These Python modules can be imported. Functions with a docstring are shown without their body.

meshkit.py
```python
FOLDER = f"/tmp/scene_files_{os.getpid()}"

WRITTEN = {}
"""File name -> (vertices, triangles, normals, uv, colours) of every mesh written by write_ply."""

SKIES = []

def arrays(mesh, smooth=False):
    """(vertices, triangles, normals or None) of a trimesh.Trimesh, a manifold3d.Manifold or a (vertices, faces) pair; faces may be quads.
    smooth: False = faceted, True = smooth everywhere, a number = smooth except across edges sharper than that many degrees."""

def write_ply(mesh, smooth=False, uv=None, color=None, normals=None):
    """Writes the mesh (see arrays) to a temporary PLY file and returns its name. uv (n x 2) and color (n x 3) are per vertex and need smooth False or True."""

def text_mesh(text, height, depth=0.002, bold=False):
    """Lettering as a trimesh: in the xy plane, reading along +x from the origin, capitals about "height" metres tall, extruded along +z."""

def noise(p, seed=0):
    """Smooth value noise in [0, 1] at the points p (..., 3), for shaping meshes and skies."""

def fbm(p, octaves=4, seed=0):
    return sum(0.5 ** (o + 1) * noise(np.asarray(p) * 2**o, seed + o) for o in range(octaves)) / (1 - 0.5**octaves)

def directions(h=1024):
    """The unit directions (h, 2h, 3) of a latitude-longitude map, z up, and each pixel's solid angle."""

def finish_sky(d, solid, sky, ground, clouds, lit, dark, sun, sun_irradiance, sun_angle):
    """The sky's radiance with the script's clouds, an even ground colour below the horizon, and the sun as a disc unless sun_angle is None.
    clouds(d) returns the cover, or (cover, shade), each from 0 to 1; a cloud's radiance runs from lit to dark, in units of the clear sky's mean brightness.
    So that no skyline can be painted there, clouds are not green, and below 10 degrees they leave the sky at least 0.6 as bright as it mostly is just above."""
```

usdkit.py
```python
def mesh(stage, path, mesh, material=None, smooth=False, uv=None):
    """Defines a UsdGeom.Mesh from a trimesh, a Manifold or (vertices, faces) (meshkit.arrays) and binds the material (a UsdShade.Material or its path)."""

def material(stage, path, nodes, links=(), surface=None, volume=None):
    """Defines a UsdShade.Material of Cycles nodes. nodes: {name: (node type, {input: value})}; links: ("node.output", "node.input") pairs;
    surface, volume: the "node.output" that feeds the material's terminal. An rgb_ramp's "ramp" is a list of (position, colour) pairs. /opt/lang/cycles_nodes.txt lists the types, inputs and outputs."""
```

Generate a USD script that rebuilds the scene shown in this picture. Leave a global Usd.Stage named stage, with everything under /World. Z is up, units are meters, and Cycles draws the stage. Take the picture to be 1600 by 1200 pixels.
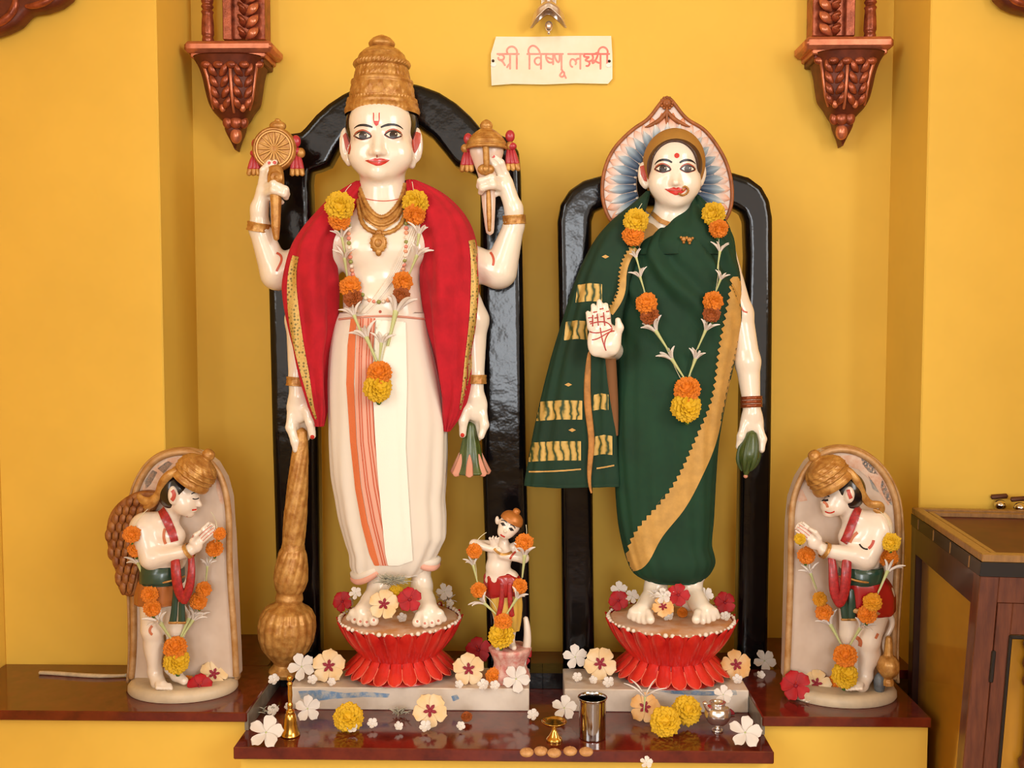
import math, random
import numpy as np
import trimesh, shapely, usdkit, meshkit
from shapely.geometry import Polygon, LineString, Point
from scipy.interpolate import PchipInterpolator
from scipy.spatial import Delaunay
from pxr import Usd, UsdGeom, UsdLux, UsdShade, Gf, Sdf, Vt

stage = Usd.Stage.CreateInMemory()
UsdGeom.SetStageUpAxis(stage, 'Z'); UsdGeom.SetStageMetersPerUnit(stage, 1.0)
UsdGeom.Xform.Define(stage, '/World'); UsdGeom.Scope.Define(stage, '/World/Looks')
random.seed(7); RNG = np.random.default_rng(7)

# ------------------------------------------------------------------ camera
F = 1600.0                                    # focal length in pixels of the 1600 x 1200 frame
TILT, YAW = math.radians(3.5), math.radians(1.18)
EYE = np.array([0.0, 0.0, 1.514])
FWD = np.array([-math.sin(YAW)*math.cos(TILT), math.cos(YAW)*math.cos(TILT), -math.sin(TILT)])
RIGHT = np.array([math.cos(YAW), math.sin(YAW), 0.0])
UP = np.cross(RIGHT, FWD)
cam = UsdGeom.Camera.Define(stage, '/World/camera')
cam.CreateHorizontalApertureAttr(36.0); cam.CreateVerticalApertureAttr(27.0)
cam.CreateFocalLengthAttr(36.0*F/1600.0); cam.CreateClippingRangeAttr(Gf.Vec2f(0.05, 100))
cam.CreateExposureAttr(0.5)
_m = np.eye(4); _m[0, :3], _m[1, :3], _m[2, :3], _m[3, :3] = RIGHT, UP, -FWD, EYE
cam.AddTransformOp().Set(Gf.Matrix4d(*_m.ravel().tolist()))

# ------------------------------------------------------------------ light: daylight through the hall's two windows and its door, and the faint sky
def rect_light(name, loc, look, w, h, power, color):
    l = UsdLux.RectLight.Define(stage, '/World/' + name)
    l.CreateWidthAttr(w); l.CreateHeightAttr(h); l.CreateIntensityAttr(power); l.CreateColorAttr(Gf.Vec3f(*color)); l.CreateNormalizeAttr(False)
    z = np.array(loc, float) - np.array(look, float); z /= np.linalg.norm(z)
    x = np.cross([0, 0, 1], z); x /= np.linalg.norm(x); y = np.cross(z, x)
    m = np.eye(4); m[0, :3], m[1, :3], m[2, :3], m[3, :3] = x, y, z, loc
    l.AddTransformOp().Set(Gf.Matrix4d(*m.ravel().tolist()))
rect_light('window_light', (-2.1, -0.7, 2.45), (0.1, 2.2, 1.6), 1.3, 1.7, 4.2, (0.97, 0.99, 1.0))
rect_light('window_light_001', (2.2, -0.5, 2.5), (-0.1, 2.2, 1.65), 1.3, 1.7, 5.2, (1.0, 0.99, 0.97))
rect_light('door_light', (0.05, -3.3, 1.6), (0.05, 2.2, 1.5), 0.9, 1.35, 7.0, (0.86, 0.93, 1.0))
rect_light('open_front_light', (0.0, -3.36, 1.75), (0.0, 2.2, 1.5), 5.6, 2.6, 1.1, (1.0, 0.98, 0.95))
dome = UsdLux.DomeLight.Define(stage, '/World/sky_light'); dome.CreateIntensityAttr(0.45); dome.CreateColorAttr(Gf.Vec3f(0.9, 0.95, 1.0))

# ------------------------------------------------------------------ helpers: pixels to places
def ray(px, py):
    px, py = np.asarray(px, float), np.asarray(py, float)
    return FWD + ((px-800)/F)[..., None]*RIGHT + ((600-py)/F)[..., None]*UP
def at(px, py, Y):
    """the point of the plane y = Y that the camera sees at the pixel"""
    d = ray(px, py)
    return EYE + d*(np.asarray(Y, float)/d[..., 1])[..., None]
def at_z(px, py, Z):
    d = ray(px, py)
    return EYE + d*((Z-EYE[2])/d[..., 2])[..., None]
def to_px(p):
    q = np.asarray(p, float) - EYE
    d = q@FWD
    return 800+F*(q@RIGHT)/d, 600-F*(q@UP)/d

# ------------------------------------------------------------------ helpers: names, things, parts
used = {}
def numbered(parent, name):
    k = (parent, name); n = used.get(k, 0); used[k] = n+1
    return name if n == 0 else f'{name}_{n:03d}'
def data(prim, **kw):
    for k, v in kw.items():
        if v: prim.SetCustomDataByKey(k, v)
    return prim
class Thing:
    def __init__(s, prim, base): s.prim, s.base, s.path = prim, np.asarray(base, float), str(prim.GetPath())
def thing(name, label, cat, base=(0, 0, 0), group=None, kind=None, matrix=None):
    x = UsdGeom.Xform.Define(stage, '/World/' + numbered('/World', name))
    if matrix is None: x.AddTranslateOp().Set(Gf.Vec3d(*map(float, base)))
    else:
        x.AddTransformOp().Set(Gf.Matrix4d(*np.asarray(matrix).T.ravel().tolist())); base = (0, 0, 0)
    data(x.GetPrim(), label=label, category=cat, group=group, kind=kind)
    return Thing(x.GetPrim(), base)
def arr(mesh):
    if isinstance(mesh, (list,)): mesh = trimesh.util.concatenate([tri(m) for m in mesh])
    return mesh
def tri(m):
    if isinstance(m, trimesh.Trimesh): return m
    v, f, _ = meshkit.arrays(m, False)
    return trimesh.Trimesh(v, f, process=False)
def part(t, name, mesh, mat, smooth=35, label=None, kind=None):
    m = tri(arr(mesh)).copy()
    m.vertices = m.vertices - t.base
    p = usdkit.mesh(stage, t.path + '/' + numbered(t.path, name), m, mat, smooth=smooth)
    data(p.GetPrim(), label=label, kind=kind)
    s = Thing(p.GetPrim(), t.base); s.mesh = m
    return s
def solo(name, mesh, mat, label=None, cat=None, group=None, kind=None, smooth=35):
    m = tri(arr(mesh))
    p = usdkit.mesh(stage, '/World/' + numbered('/World', name), m, mat, smooth=smooth)
    data(p.GetPrim(), label=label, category=cat, group=group, kind=kind)
    return Thing(p.GetPrim(), (0, 0, 0))
def clone(first, name, label, cat, matrix, group=None):
    x = UsdGeom.Xform.Define(stage, '/World/' + numbered('/World', name))
    p = x.GetPrim(); p.GetReferences().AddInternalReference(first.prim.GetPath()); p.SetInstanceable(True)
    x.GetPrim().GetAttribute('xformOp:transform').Set(Gf.Matrix4d(*np.asarray(matrix).T.ravel().tolist()))
    data(p, label=label, category=cat, group=group)
    return p
def frame(loc, normal, spin=0.0, scale=1.0):
    z = np.asarray(normal, float); z = z/np.linalg.norm(z)
    x = np.cross([0, 0, 1], z) if abs(z[2]) < .95 else np.array([1.0, 0, 0])
    x = x/np.linalg.norm(x); x = x-z*(x@z); x /= np.linalg.norm(x); y = np.cross(z, x)
    c, s = math.cos(spin), math.sin(spin)
    m = np.eye(4); m[:3, 0], m[:3, 1], m[:3, 2], m[:3, 3] = (x*c+y*s)*scale, (y*c-x*s)*scale, z*scale, loc
    return m

# ------------------------------------------------------------------ helpers: materials
def lin(c):
    c = np.asarray(c, float)/255.0
    return tuple(np.where(c < .04045, c/12.92, ((c+.055)/1.055)**2.4))
mats = {}
def M(name, rgb, rough=.5, metal=0, var=0.0, scale=12, detail=4, var2=None, bump=0, bscale=120, bdist=.002, coat=0, coat_rough=.1, sss=0, sheen=0, island=0, spec=.5, trans=0, stretch=(1, 1, 1), lo=.35, hi=.65):
    if name in mats: return mats[name]
    base = lin(rgb)
    nodes = {'p': ('principled_bsdf', dict(base_color=base, roughness=rough, metallic=metal, coat_weight=coat, coat_roughness=coat_rough, sheen_weight=sheen, specular_ior_level=spec))}
    links = []
    if sss: nodes['p'][1].update(subsurface_weight=sss, subsurface_radius=(1, .6, .4), subsurface_scale=.006)
    col = None
    if var or var2 is not None or bump:
        nodes['g'] = ('texture_coordinate', {}); nodes['map'] = ('mapping', dict(scale=stretch)); links.append(('g.object', 'map.vector'))
    if var or var2 is not None:
        dark = lin(var2) if var2 is not None else tuple(x*(1-var) for x in base)
        lite = base if var2 is not None else tuple(min(1, x*(1+var*.5)) for x in base)
        nodes['n'] = ('noise_texture', dict(scale=scale, detail=detail, roughness=.6))
        nodes['r'] = ('rgb_ramp', dict(ramp=[(lo, dark), (hi, lite)]))
        links += [('map.vector', 'n.vector'), ('n.fac', 'r.fac')]; col = 'r.color'
    if island:
        nodes['geo'] = ('geometry', {}); nodes['ir'] = ('rgb_ramp', dict(ramp=[(0, (1-island,)*3), (1, (1, 1, 1))]))
        nodes['im'] = ('mix', dict(mix_type='multiply', fac=1.0, color1=base, color2=(1, 1, 1)))
        links += [('geo.random_per_island', 'ir.fac'), ('ir.color', 'im.color2')]
        if col: links.append((col, 'im.color1'))
        col = 'im.color'
    if col: links.append((col, 'p.base_color'))
    if bump:
        nodes['bn'] = ('noise_texture', dict(scale=bscale, detail=3)); nodes['b'] = ('bump', dict(strength=bump, distance=bdist))
        links += [('map.vector', 'bn.vector'), ('bn.fac', 'b.height'), ('b.normal', 'p.normal')]
    out = 'p.BSDF'
    if trans:
        nodes['t'] = ('translucent_bsdf', dict(color=base)); nodes['mx'] = ('mix_closure', dict(fac=trans))
        if col: links.append((col, 't.color'))
        links += [('p.BSDF', 'mx.closure1'), ('t.BSDF', 'mx.closure2')]; out = 'mx.closure'
    mats[name] = usdkit.material(stage, '/World/Looks/' + name, nodes, links, surface=out)
    return mats[name]

# ------------------------------------------------------------------ helpers: shapes
def box(lo, hi, r=0.0):
    lo, hi = np.asarray(lo, float), np.asarray(hi, float)
    if r <= 0:
        m = trimesh.creation.box(hi-lo); m.apply_translation((lo+hi)/2); return m
    pts = np.array([[x, y, z] for x in (0, 1) for y in (0, 1) for z in (0, 1)])
    out = []
    for p in pts:
        c = np.where(p == 1, hi-r, lo+r); sgn = np.where(p == 1, 1, -1)
        for e in ([1, .41, .41], [.41, 1, .41], [.41, .41, 1]):
            out.append(c+sgn*np.array(e)*r)
    return trimesh.convex.convex_hull(np.array(out))
def grid_mesh(P, close_u=False, close_v=False):
    """P (nu, nv, 3) -> quads"""
    nu, nv = P.shape[:2]; idx = np.arange(nu*nv).reshape(nu, nv)
    if close_u: idx = np.vstack([idx, idx[:1]])
    if close_v: idx = np.hstack([idx, idx[:, :1]])
    a, b, c, d = idx[:-1, :-1].ravel(), idx[1:, :-1].ravel(), idx[1:, 1:].ravel(), idx[:-1, 1:].ravel()
    return trimesh.Trimesh(P.reshape(-1, 3), np.vstack([np.c_[a, b, c], np.c_[a, c, d]]), process=False)
def lathe(profile, n=40, cx=0, cy=0, cz=0, fn=None, a0=0, a1=None):
    """profile [(r, z)...] about z; fn(theta, i) gives a radius factor"""
    pr = np.asarray(profile, float)
    th = np.linspace(0, 2*np.pi, n, endpoint=False) if a1 is None else np.linspace(a0, a1, n)
    T, I = np.meshgrid(th, np.arange(len(pr)))
    R = pr[:, 0][:, None]*np.ones_like(T)
    if fn is not None: R = R*fn(T, pr[:, 1][:, None]*np.ones_like(T))
    P = np.stack([cx+R*np.cos(T), cy+R*np.sin(T), cz+pr[:, 1][:, None]*np.ones_like(T)], -1)
    m = grid_mesh(P, close_v=a1 is None)
    m.invert()
    return m
def smooth_profile(pts, n=60):
    pts = np.asarray(pts, float); t = np.r_[0, np.cumsum(np.hypot(*np.diff(pts, axis=0).T))]
    tt = np.linspace(0, t[-1], n)
    return np.c_[PchipInterpolator(t, pts[:, 0])(tt), PchipInterpolator(t, pts[:, 1])(tt)]
def curve(pts, n):
    pts = np.asarray(pts, float)
    if len(pts) == 2: return pts[0]+(pts[1]-pts[0])*np.linspace(0, 1, n)[:, None]
    t = np.r_[0, np.cumsum(np.linalg.norm(np.diff(pts, axis=0), axis=1))]
    from scipy.interpolate import CubicSpline
    return np.stack([CubicSpline(t, pts[:, k])(np.linspace(0, t[-1], n)) for k in range(pts.shape[1])], 1)
def tube(pts, r, n=10, m=None, flat=1.0, up=None):
    """swept tube with round-ish ends; r a number or one per point"""
    pts = np.asarray(pts, float)
    r = np.broadcast_to(np.asarray(r, float), len(pts)).copy()
    if m:
        t = np.linspace(0, 1, len(pts)); r = PchipInterpolator(t, r)(np.linspace(0, 1, m)); pts = curve(pts, m)
    T = np.gradient(pts, axis=0); T /= np.maximum(np.linalg.norm(T, axis=1, keepdims=True), 1e-12)
    ref = np.array([0, -1.0, 0]) if up is None else np.asarray(up, float)
    if up is None and np.abs(T@ref).max() > .9: ref = np.array([.3, .2, 1.0])
    A = np.cross(T, ref); A /= np.maximum(np.linalg.norm(A, axis=1, keepdims=True), 1e-12); B = np.cross(A, T)
    e0, e1 = pts[0]-T[0]*r[0]*.5, pts[-1]+T[-1]*r[-1]*.5
    pts2 = np.vstack([e0, pts, e1]); r2 = np.r_[r[0]*.3, r, r[-1]*.3]; A = np.vstack([A[:1], A, A[-1:]]); B = np.vstack([B[:1], B, B[-1:]])
    th = np.linspace(0, 2*np.pi, n, endpoint=False)
    P = pts2[:, None]+r2[:, None, None]*(np.cos(th)[None, :, None]*A[:, None]+flat*np.sin(th)[None, :, None]*B[:, None])
    g = grid_mesh(P, close_v=True); nv = len(g.vertices)
    v = np.vstack([g.vertices, pts2[0], pts2[-1]]); k = np.arange(n); L = (len(pts2)-1)*n
    f = np.vstack([g.faces, np.c_[np.full(n, nv), k, (k+1) % n][:, [0, 1, 2]], np.c_[np.full(n, nv+1), L+(k+1) % n, L+k]])
    o = trimesh.Trimesh(v, f, process=False)
    if o.volume < 0: o.invert()
    return o
def ball(c, r, sub=2):
    m = trimesh.creation.icosphere(sub, 1.0); m.vertices = m.vertices*np.asarray(r, float)+np.asarray(c, float); return m
def extrude_xz(poly, y0, y1):
    """polygon in (x, z), from y0 to y1"""
    gs = [poly] if poly.geom_type == 'Polygon' else list(poly.geoms)
    out = []
    for g in gs:
        m = trimesh.creation.extrude_polygon(g, abs(y1-y0), engine='earcut')
        v = m.vertices; m.vertices = np.c_[v[:, 0], max(y0, y1)-v[:, 2], v[:, 1]]
        if m.volume < 0: m.invert()
        out.append(m)
    return trimesh.util.concatenate(out)
def pxpoly(pts, Y, n=None, closed=True):
    """polygon in (x, z) of the plane y = Y from pixel points"""
    p = np.asarray(pts, float)
    if n: p = curve(np.vstack([p, p[:1]]), n)[:-1]
    q = at(p[:, 0], p[:, 1], Y)
    return Polygon(q[:, [0, 2]]).buffer(0)

# signed-distance modelling on a grid
class Field:
    def __init__(s, lo, hi, cell):
        s.lo, s.cell = np.asarray(lo, float), cell
        s.n = np.ceil((np.asarray(hi)-s.lo)/cell).astype(int)+1
        s.a = np.full(s.n, .05, np.float32)
    def put(s, fn, lo, hi, k=.0, mode='add'):
        mg = abs(k)+3*s.cell
        i0 = np.clip(np.floor((np.asarray(lo)-mg-s.lo)/s.cell).astype(int), 0, s.n); i1 = np.clip(np.ceil((np.asarray(hi)+mg-s.lo)/s.cell).astype(int)+1, 0, s.n)
        if np.any(i1 <= i0): return
        ax = [(s.lo[d]+s.cell*np.arange(i0[d], i1[d])).astype(np.float32) for d in range(3)]
        X, Y, Z = ax[0][:, None, None], ax[1][None, :, None], ax[2][None, None, :]
        b = fn(X, Y, Z).astype(np.float32); sl = tuple(slice(i0[d], i1[d]) for d in range(3)); a = s.a[sl]
        if mode == 'sub': b = -b; 
        if mode == 'add':
            if k > 0:
                h = np.clip(.5+.5*(a-b)/k, 0, 1); s.a[sl] = a*(1-h)+b*h-k*h*(1-h)
            else: s.a[sl] = np.minimum(a, b)
        else:
            if k > 0:
                h = np.clip(.5-.5*(a-b)/k, 0, 1); s.a[sl] = a*(1-h)+b*h+k*h*(1-h)
            else: s.a[sl] = np.maximum(a, b)
    def cone(s, a, b, ra, rb, k=.01, mode='add', sq=1.0):
        a, b = np.asarray(a, float), np.asarray(b, float); d = b-a; L = max(d@d, 1e-12); r = max(ra, rb)
        def fn(X, Y, Z):
            px, py, pz = X-a[0], Y-a[1], Z-a[2]
            t = np.clip((px*d[0]+py*d[1]+pz*d[2])/L, 0, 1)
            return np.sqrt((px-t*d[0])**2+(py-t*d[1])**2+(pz-t*d[2])**2)-(ra+(rb-ra)*t)
        s.put(fn, np.minimum(a, b)-r, np.maximum(a, b)+r, k, mode)
    def chain(s, pts, rs, k=.006, k0=None):
        for i in range(len(pts)-1): s.cone(pts[i], pts[i+1], rs[i], rs[i+1], k0 if (i == 0 and k0 is not None) else k)
    def ell(s, c, r, k=.01, mode='add', R=None):
        c, r = np.asarray(c, float), np.asarray(r, float); q = max(r)
        def fn(X, Y, Z):
            x, y, z = X-c[0], Y-c[1], Z-c[2]
            if R is not None: x, y, z = [R[i, 0]*x+R[i, 1]*y+R[i, 2]*z for i in range(3)]
            k0 = np.sqrt((x/r[0])**2+(y/r[1])**2+(z/r[2])**2); k1 = np.sqrt((x/r[0]**2)**2+(y/r[1]**2)**2+(z/r[2]**2)**2)
            return k0*(k0-1)/np.maximum(k1, 1e-9)
        s.put(fn, c-(q if R is not None else r), c+(q if R is not None else r), k, mode)
    def mesh(s):
        return surface_nets(s.a, s.lo, s.cell)
def surface_nets(a, lo, cell):
    a = np.ascontiguousarray(a, np.float32); ins = a < 0
    nx, ny, nz = a.shape
    cnt = np.zeros((nx-1, ny-1, nz-1), np.int8)
    for i in (0, 1):
        for j in (0, 1):
            for k in (0, 1): cnt += ins[i:nx-1+i, j:ny-1+j, k:nz-1+k]
    act = np.nonzero((cnt > 0) & (cnt < 8)); C = np.stack(act, 1)
    ids = np.full(cnt.shape, -1, np.int32); ids[act] = np.arange(len(C))
    co = np.array([[i, j, k] for i in (0, 1) for j in (0, 1) for k in (0, 1)])
    val = np.stack([a[C[:, 0]+c[0], C[:, 1]+c[1], C[:, 2]+c[2]] for c in co], 1)
    acc = np.zeros((len(C), 3)); num = np.zeros(len(C))
    for p in range(8):
        for q in range(p+1, 8):
            if np.abs(co[p]-co[q]).sum() != 1: continue
            vp, vq = val[:, p], val[:, q]; on = (vp < 0) != (vq < 0)
            t = np.where(on, vp/np.where(on, vp-vq, 1), 0)
            acc += np.where(on[:, None], co[p]+t[:, None]*(co[q]-co[p]), 0); num += on
    V = lo+(C+acc/np.maximum(num, 1)[:, None])*cell
    Fs = []
    for d in range(3):
        e = [slice(1, -1)]*3; e[d] = slice(0, -1); e2 = [slice(1, -1)]*3; e2[d] = slice(1, None)
        A, B = ins[tuple(e)], ins[tuple(e2)]
        I = np.stack(np.nonzero(A != B), 1)+np.array([0 if x == d else 1 for x in range(3)])
        u, v = [x for x in range(3) if x != d]; uu, vv = np.eye(3, dtype=int)[u], np.eye(3, dtype=int)[v]
        q = [ids[tuple((I-o).T)] for o in (0*uu, uu, uu+vv, vv)]
        Q = np.stack(q, 1); flip = ins[tuple(I.T)]
        if d == 1: flip = ~flip
        Q[flip] = Q[flip][:, ::-1]; Fs.append(Q)
    Q = np.vstack(Fs)
    m = trimesh.Trimesh(V, np.vstack([Q[:, [0, 1, 2]], Q[:, [0, 2, 3]]]), process=False)
    if m.volume < 0: m.invert()
    return m
def round_extrude(poly, y0, y1, r, cell):
    """a polygon of (x, z) extruded from y0 to y1 with edges rounded by r"""
    b = poly.bounds; g = Field((b[0]-2.5*cell, y0-2.5*cell, b[1]-2.5*cell), (b[2]+3*cell, y1+3*cell, b[3]+3*cell), cell)
    xs, ys, zs = [g.lo[d]+cell*np.arange(g.n[d]) for d in range(3)]
    X, Z = np.meshgrid(xs, zs, indexing='ij'); P = shapely.points(X.ravel(), Z.ravel())
    shapely.prepare(poly); d2 = shapely.distance(poly.boundary, P); d2 = np.where(shapely.contains(poly, P), -d2, d2).reshape(X.shape)
    q = np.maximum(d2+r, 0)[:, None, :]; h = (y1-y0)/2-r; w = np.maximum(np.abs(ys-(y0+y1)/2)-h, 0)[None, :, None]
    ins = np.minimum(np.maximum((d2+r)[:, None, :], (np.abs(ys-(y0+y1)/2)-h)[None, :, None]), 0)
    g.a = (np.sqrt(q**2+w**2)+ins-r).astype(np.float32)
    return g.mesh()

# figures are laid out in pixels of the picture about an upright plane y = Yc; depth in pixels too, towards the viewer
class Fig:
    def __init__(s, Yc, bounds=None, cell=.003):
        s.Y, s.s = Yc, Yc/F
        if bounds:
            x0, y0, x1, y1, d = bounds
            a, b = at(x0, y1, Yc), at(x1, y0, Yc)
            s.f = Field((a[0], Yc-d*s.s, a[2]), (b[0], Yc+d*s.s, b[2]), cell)
    def P(s, p):
        px, py, dz = p if len(p) == 3 else (*p, 0)
        return at(px, py, s.Y-dz*s.s)
    def cone(s, a, b, ra, rb, k=8, mode='add'): s.f.cone(s.P(a), s.P(b), ra*s.s, rb*s.s, k*s.s, mode)
    def chain(s, pts, rs, k=5, k0=None): s.f.chain([s.P(p) for p in pts], [r*s.s for r in rs], k*s.s, None if k0 is None else k0*s.s)
    def ell(s, c, r, k=10, mode='add', rz=0, rx=0, ry=0):
        R = None
        if rz or rx or ry:
            R = trimesh.transformations.euler_matrix(math.radians(rx), math.radians(rz), math.radians(ry), 'sxyz')[:3, :3].T
        s.f.ell(s.P(c), np.array([r[0], r[2] if len(r) > 2 else r[0], r[1]])*s.s, k*s.s, mode, R)
    def loft(s, rows, m=80, n=96, p=2.2, fold=None, cap=True, off=0):
        """rows (py, left, right, front, back[, depth]): a closed wrapped shape; fold(theta, py) adds pixels outward"""
        rows = np.array([list(r)+[0]*(6-len(r)) for r in rows], float); ys = np.linspace(rows[0, 0], rows[-1, 0], m)
        xl, xr, fr, bk, dz = [PchipInterpolator(rows[:, 0], rows[:, k])(ys) for k in range(1, 6)]
        th = np.linspace(0, 2*np.pi, n, endpoint=False)
        c, sn = np.cos(th), np.sin(th); cc, ss = np.sign(c)*np.abs(c)**(2/p), np.sign(sn)*np.abs(sn)**(2/p)
        T, YY = np.meshgrid(th, ys); fo = fold(T, YY) if fold else 0*T
        a = (xr-xl)/2; X = ((xl+xr)/2)[:, None]+(a[:, None]+off+fo)*cc[None]
        D = dz[:, None]+np.where(ss[None] > 0, (fr[:, None]+off+fo)*ss[None], (bk[:, None]+off+fo)*ss[None])
        q = at(X, YY, s.Y); G = np.stack([q[..., 0], s.Y-D*s.s, np.broadcast_to(q[:, :1, 2], X.shape)], -1)
        g = grid_mesh(G, close_v=True)
        if cap:
            v = np.vstack([g.vertices, G[0].mean(0), G[-1].mean(0)]); k = np.arange(n); nv = m*n; L = (m-1)*n
            f = np.vstack([g.faces, np.c_[np.full(n, nv), (k+1) % n, k], np.c_[np.full(n, nv+1), L+k, L+(k+1) % n]])
            g = trimesh.Trimesh(v, f, process=False)
        g.fix_normals() if not cap else (g.invert() if g.volume < 0 else None)
        return g

def hits(mesh, px, py):
    """where the camera's rays through the pixels meet the mesh: points, normals, found"""
    d = ray(np.asarray(px, float), np.asarray(py, float)); d = d/np.linalg.norm(d, axis=-1, keepdims=True)
    if not hasattr(mesh, '_rc'): mesh._rc = trimesh.ray.ray_pyembree.RayMeshIntersector(mesh) if trimesh.ray.has_embree else trimesh.ray.ray_triangle.RayMeshIntersector(mesh)
    loc, ri, fi = mesh._rc.intersects_location(np.tile(EYE, (len(d), 1)), d, multiple_hits=False)
    P = np.full((len(d), 3), np.nan); N = np.tile([0, -1.0, 0], (len(d), 1)); P[ri] = loc; N[ri] = mesh.face_normals[fi]
    return P, N, ~np.isnan(P[:, 0])
def decal(poly, mesh, lift=.0006, step=1.5, thick=0.0, keep_missing=False):
    """a thin layer that lies on the mesh over the pixel polygon, as paint or sewn ribbon"""
    if not hasattr(poly, 'geom_type'): poly = Polygon(poly)
    poly = poly.buffer(0); out = []
    for g in ([poly] if poly.geom_type == 'Polygon' else poly.geoms):
        if g.is_empty or g.geom_type != 'Polygon': continue
        x0, y0, x1, y1 = g.bounds
        X, Y = np.meshgrid(np.arange(x0, x1+step, step), np.arange(y0, y1+step, step)); q = np.c_[X.ravel(), Y.ravel()]
        q = q[shapely.contains_xy(g.buffer(-step*.45), q[:, 0], q[:, 1])]
        rings = [g.exterior, *g.interiors]; e = np.vstack([np.array([r.interpolate(t).coords[0] for t in np.arange(0, r.length, step)]) for r in rings])
        q = np.vstack([e, q])
        if len(q) < 4: continue
        P, N, ok = hits(mesh, q[:, 0], q[:, 1])
        D = Delaunay(q+RNG.normal(0, 1e-4, q.shape)).simplices; cen = q[D].mean(1)
        D = D[shapely.contains_xy(g.buffer(.05), cen[:, 0], cen[:, 1]) & ok[D].all(1)]
        if not len(D): continue
        # drop faces that jump in depth
        ylo, yhi = P[D][:, :, 1].min(1), P[D][:, :, 1].max(1); D = D[(yhi-ylo) < step*.006+.006]
        d = ray(q[:, 0], q[:, 1]); d = d/np.linalg.norm(d, axis=1, keepdims=True)
        m = trimesh.Trimesh(np.nan_to_num(P)-d*lift, D, process=False)
        if len(m.faces) and (m.face_normals@FWD).mean() > 0: m.invert()
        m.remove_unreferenced_vertices()
        out.append(m)
    return trimesh.util.concatenate(out) if out else trimesh.Trimesh()
def ribbon_poly(pts, w, n=40):
    """pixel polygon along a curve with half-widths w"""
    p = curve(pts, n); w = np.interp(np.linspace(0, 1, n), np.linspace(0, 1, np.size(w)), np.atleast_1d(w))
    t = np.gradient(p, axis=0); t /= np.linalg.norm(t, axis=1, keepdims=True); o = np.c_[-t[:, 1], t[:, 0]]*w[:, None]
    return Polygon(np.vstack([p+o, (p-o)[::-1]])).buffer(0)
# ================================================================== the setting
ZS, ZW = float(at(785, 1171, 1.705)[2]), float(at(200, 1112, 1.772)[2])    # the middle slab, the side slabs
YPL = float(at_z(640, 1110, ZS)[1]); ZP = float(at(640, 1075, YPL)[2])     # the plinths' front and top
YB, YP = 2.226, 2.02           # niche back, pilaster faces
wall_mat = M('wall_yellow', (240, 197, 84), rough=.5, var=.05, scale=3.5, detail=5, bump=.12, bscale=60, bdist=.001, spec=.15)
room_mat = M('room_cream', (226, 205, 160), rough=.8, var=.05)
floor_mat = M('floor_stone', (150, 120, 95), rough=.4, var=.2, scale=4)
slab_mat = M('slab_red_stone', (112, 38, 22), rough=.13, var2=(84, 24, 16), var=.2, scale=26, detail=6, coat=.25, coat_rough=.05)
def struct(name, mesh, mat, label):
    return solo(name, mesh, mat, label, None, kind='structure', smooth=False)
X0 = at(8, 1030, YP)[0]; XL = at(258, 700, YP)[0]; XR = at(1438, 700, YP)[0]; X1 = 1.25
CL, CR = at(367, 1172, 1.705)[0], at(1207, 1170, 1.705)[0]
WR = at(1456, 1108, 1.772)[0]
struct('wall_back', box((XL-.1, YB, 0), (XR+.1, YB+.15, 3.2)), wall_mat, 'yellow plaster back wall of the niche behind the statues')
struct('wall_left', box((X0-.15, .95, 0), (X0, YB+.15, 3.2)), wall_mat, 'yellow side wall at the far left edge')
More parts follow.
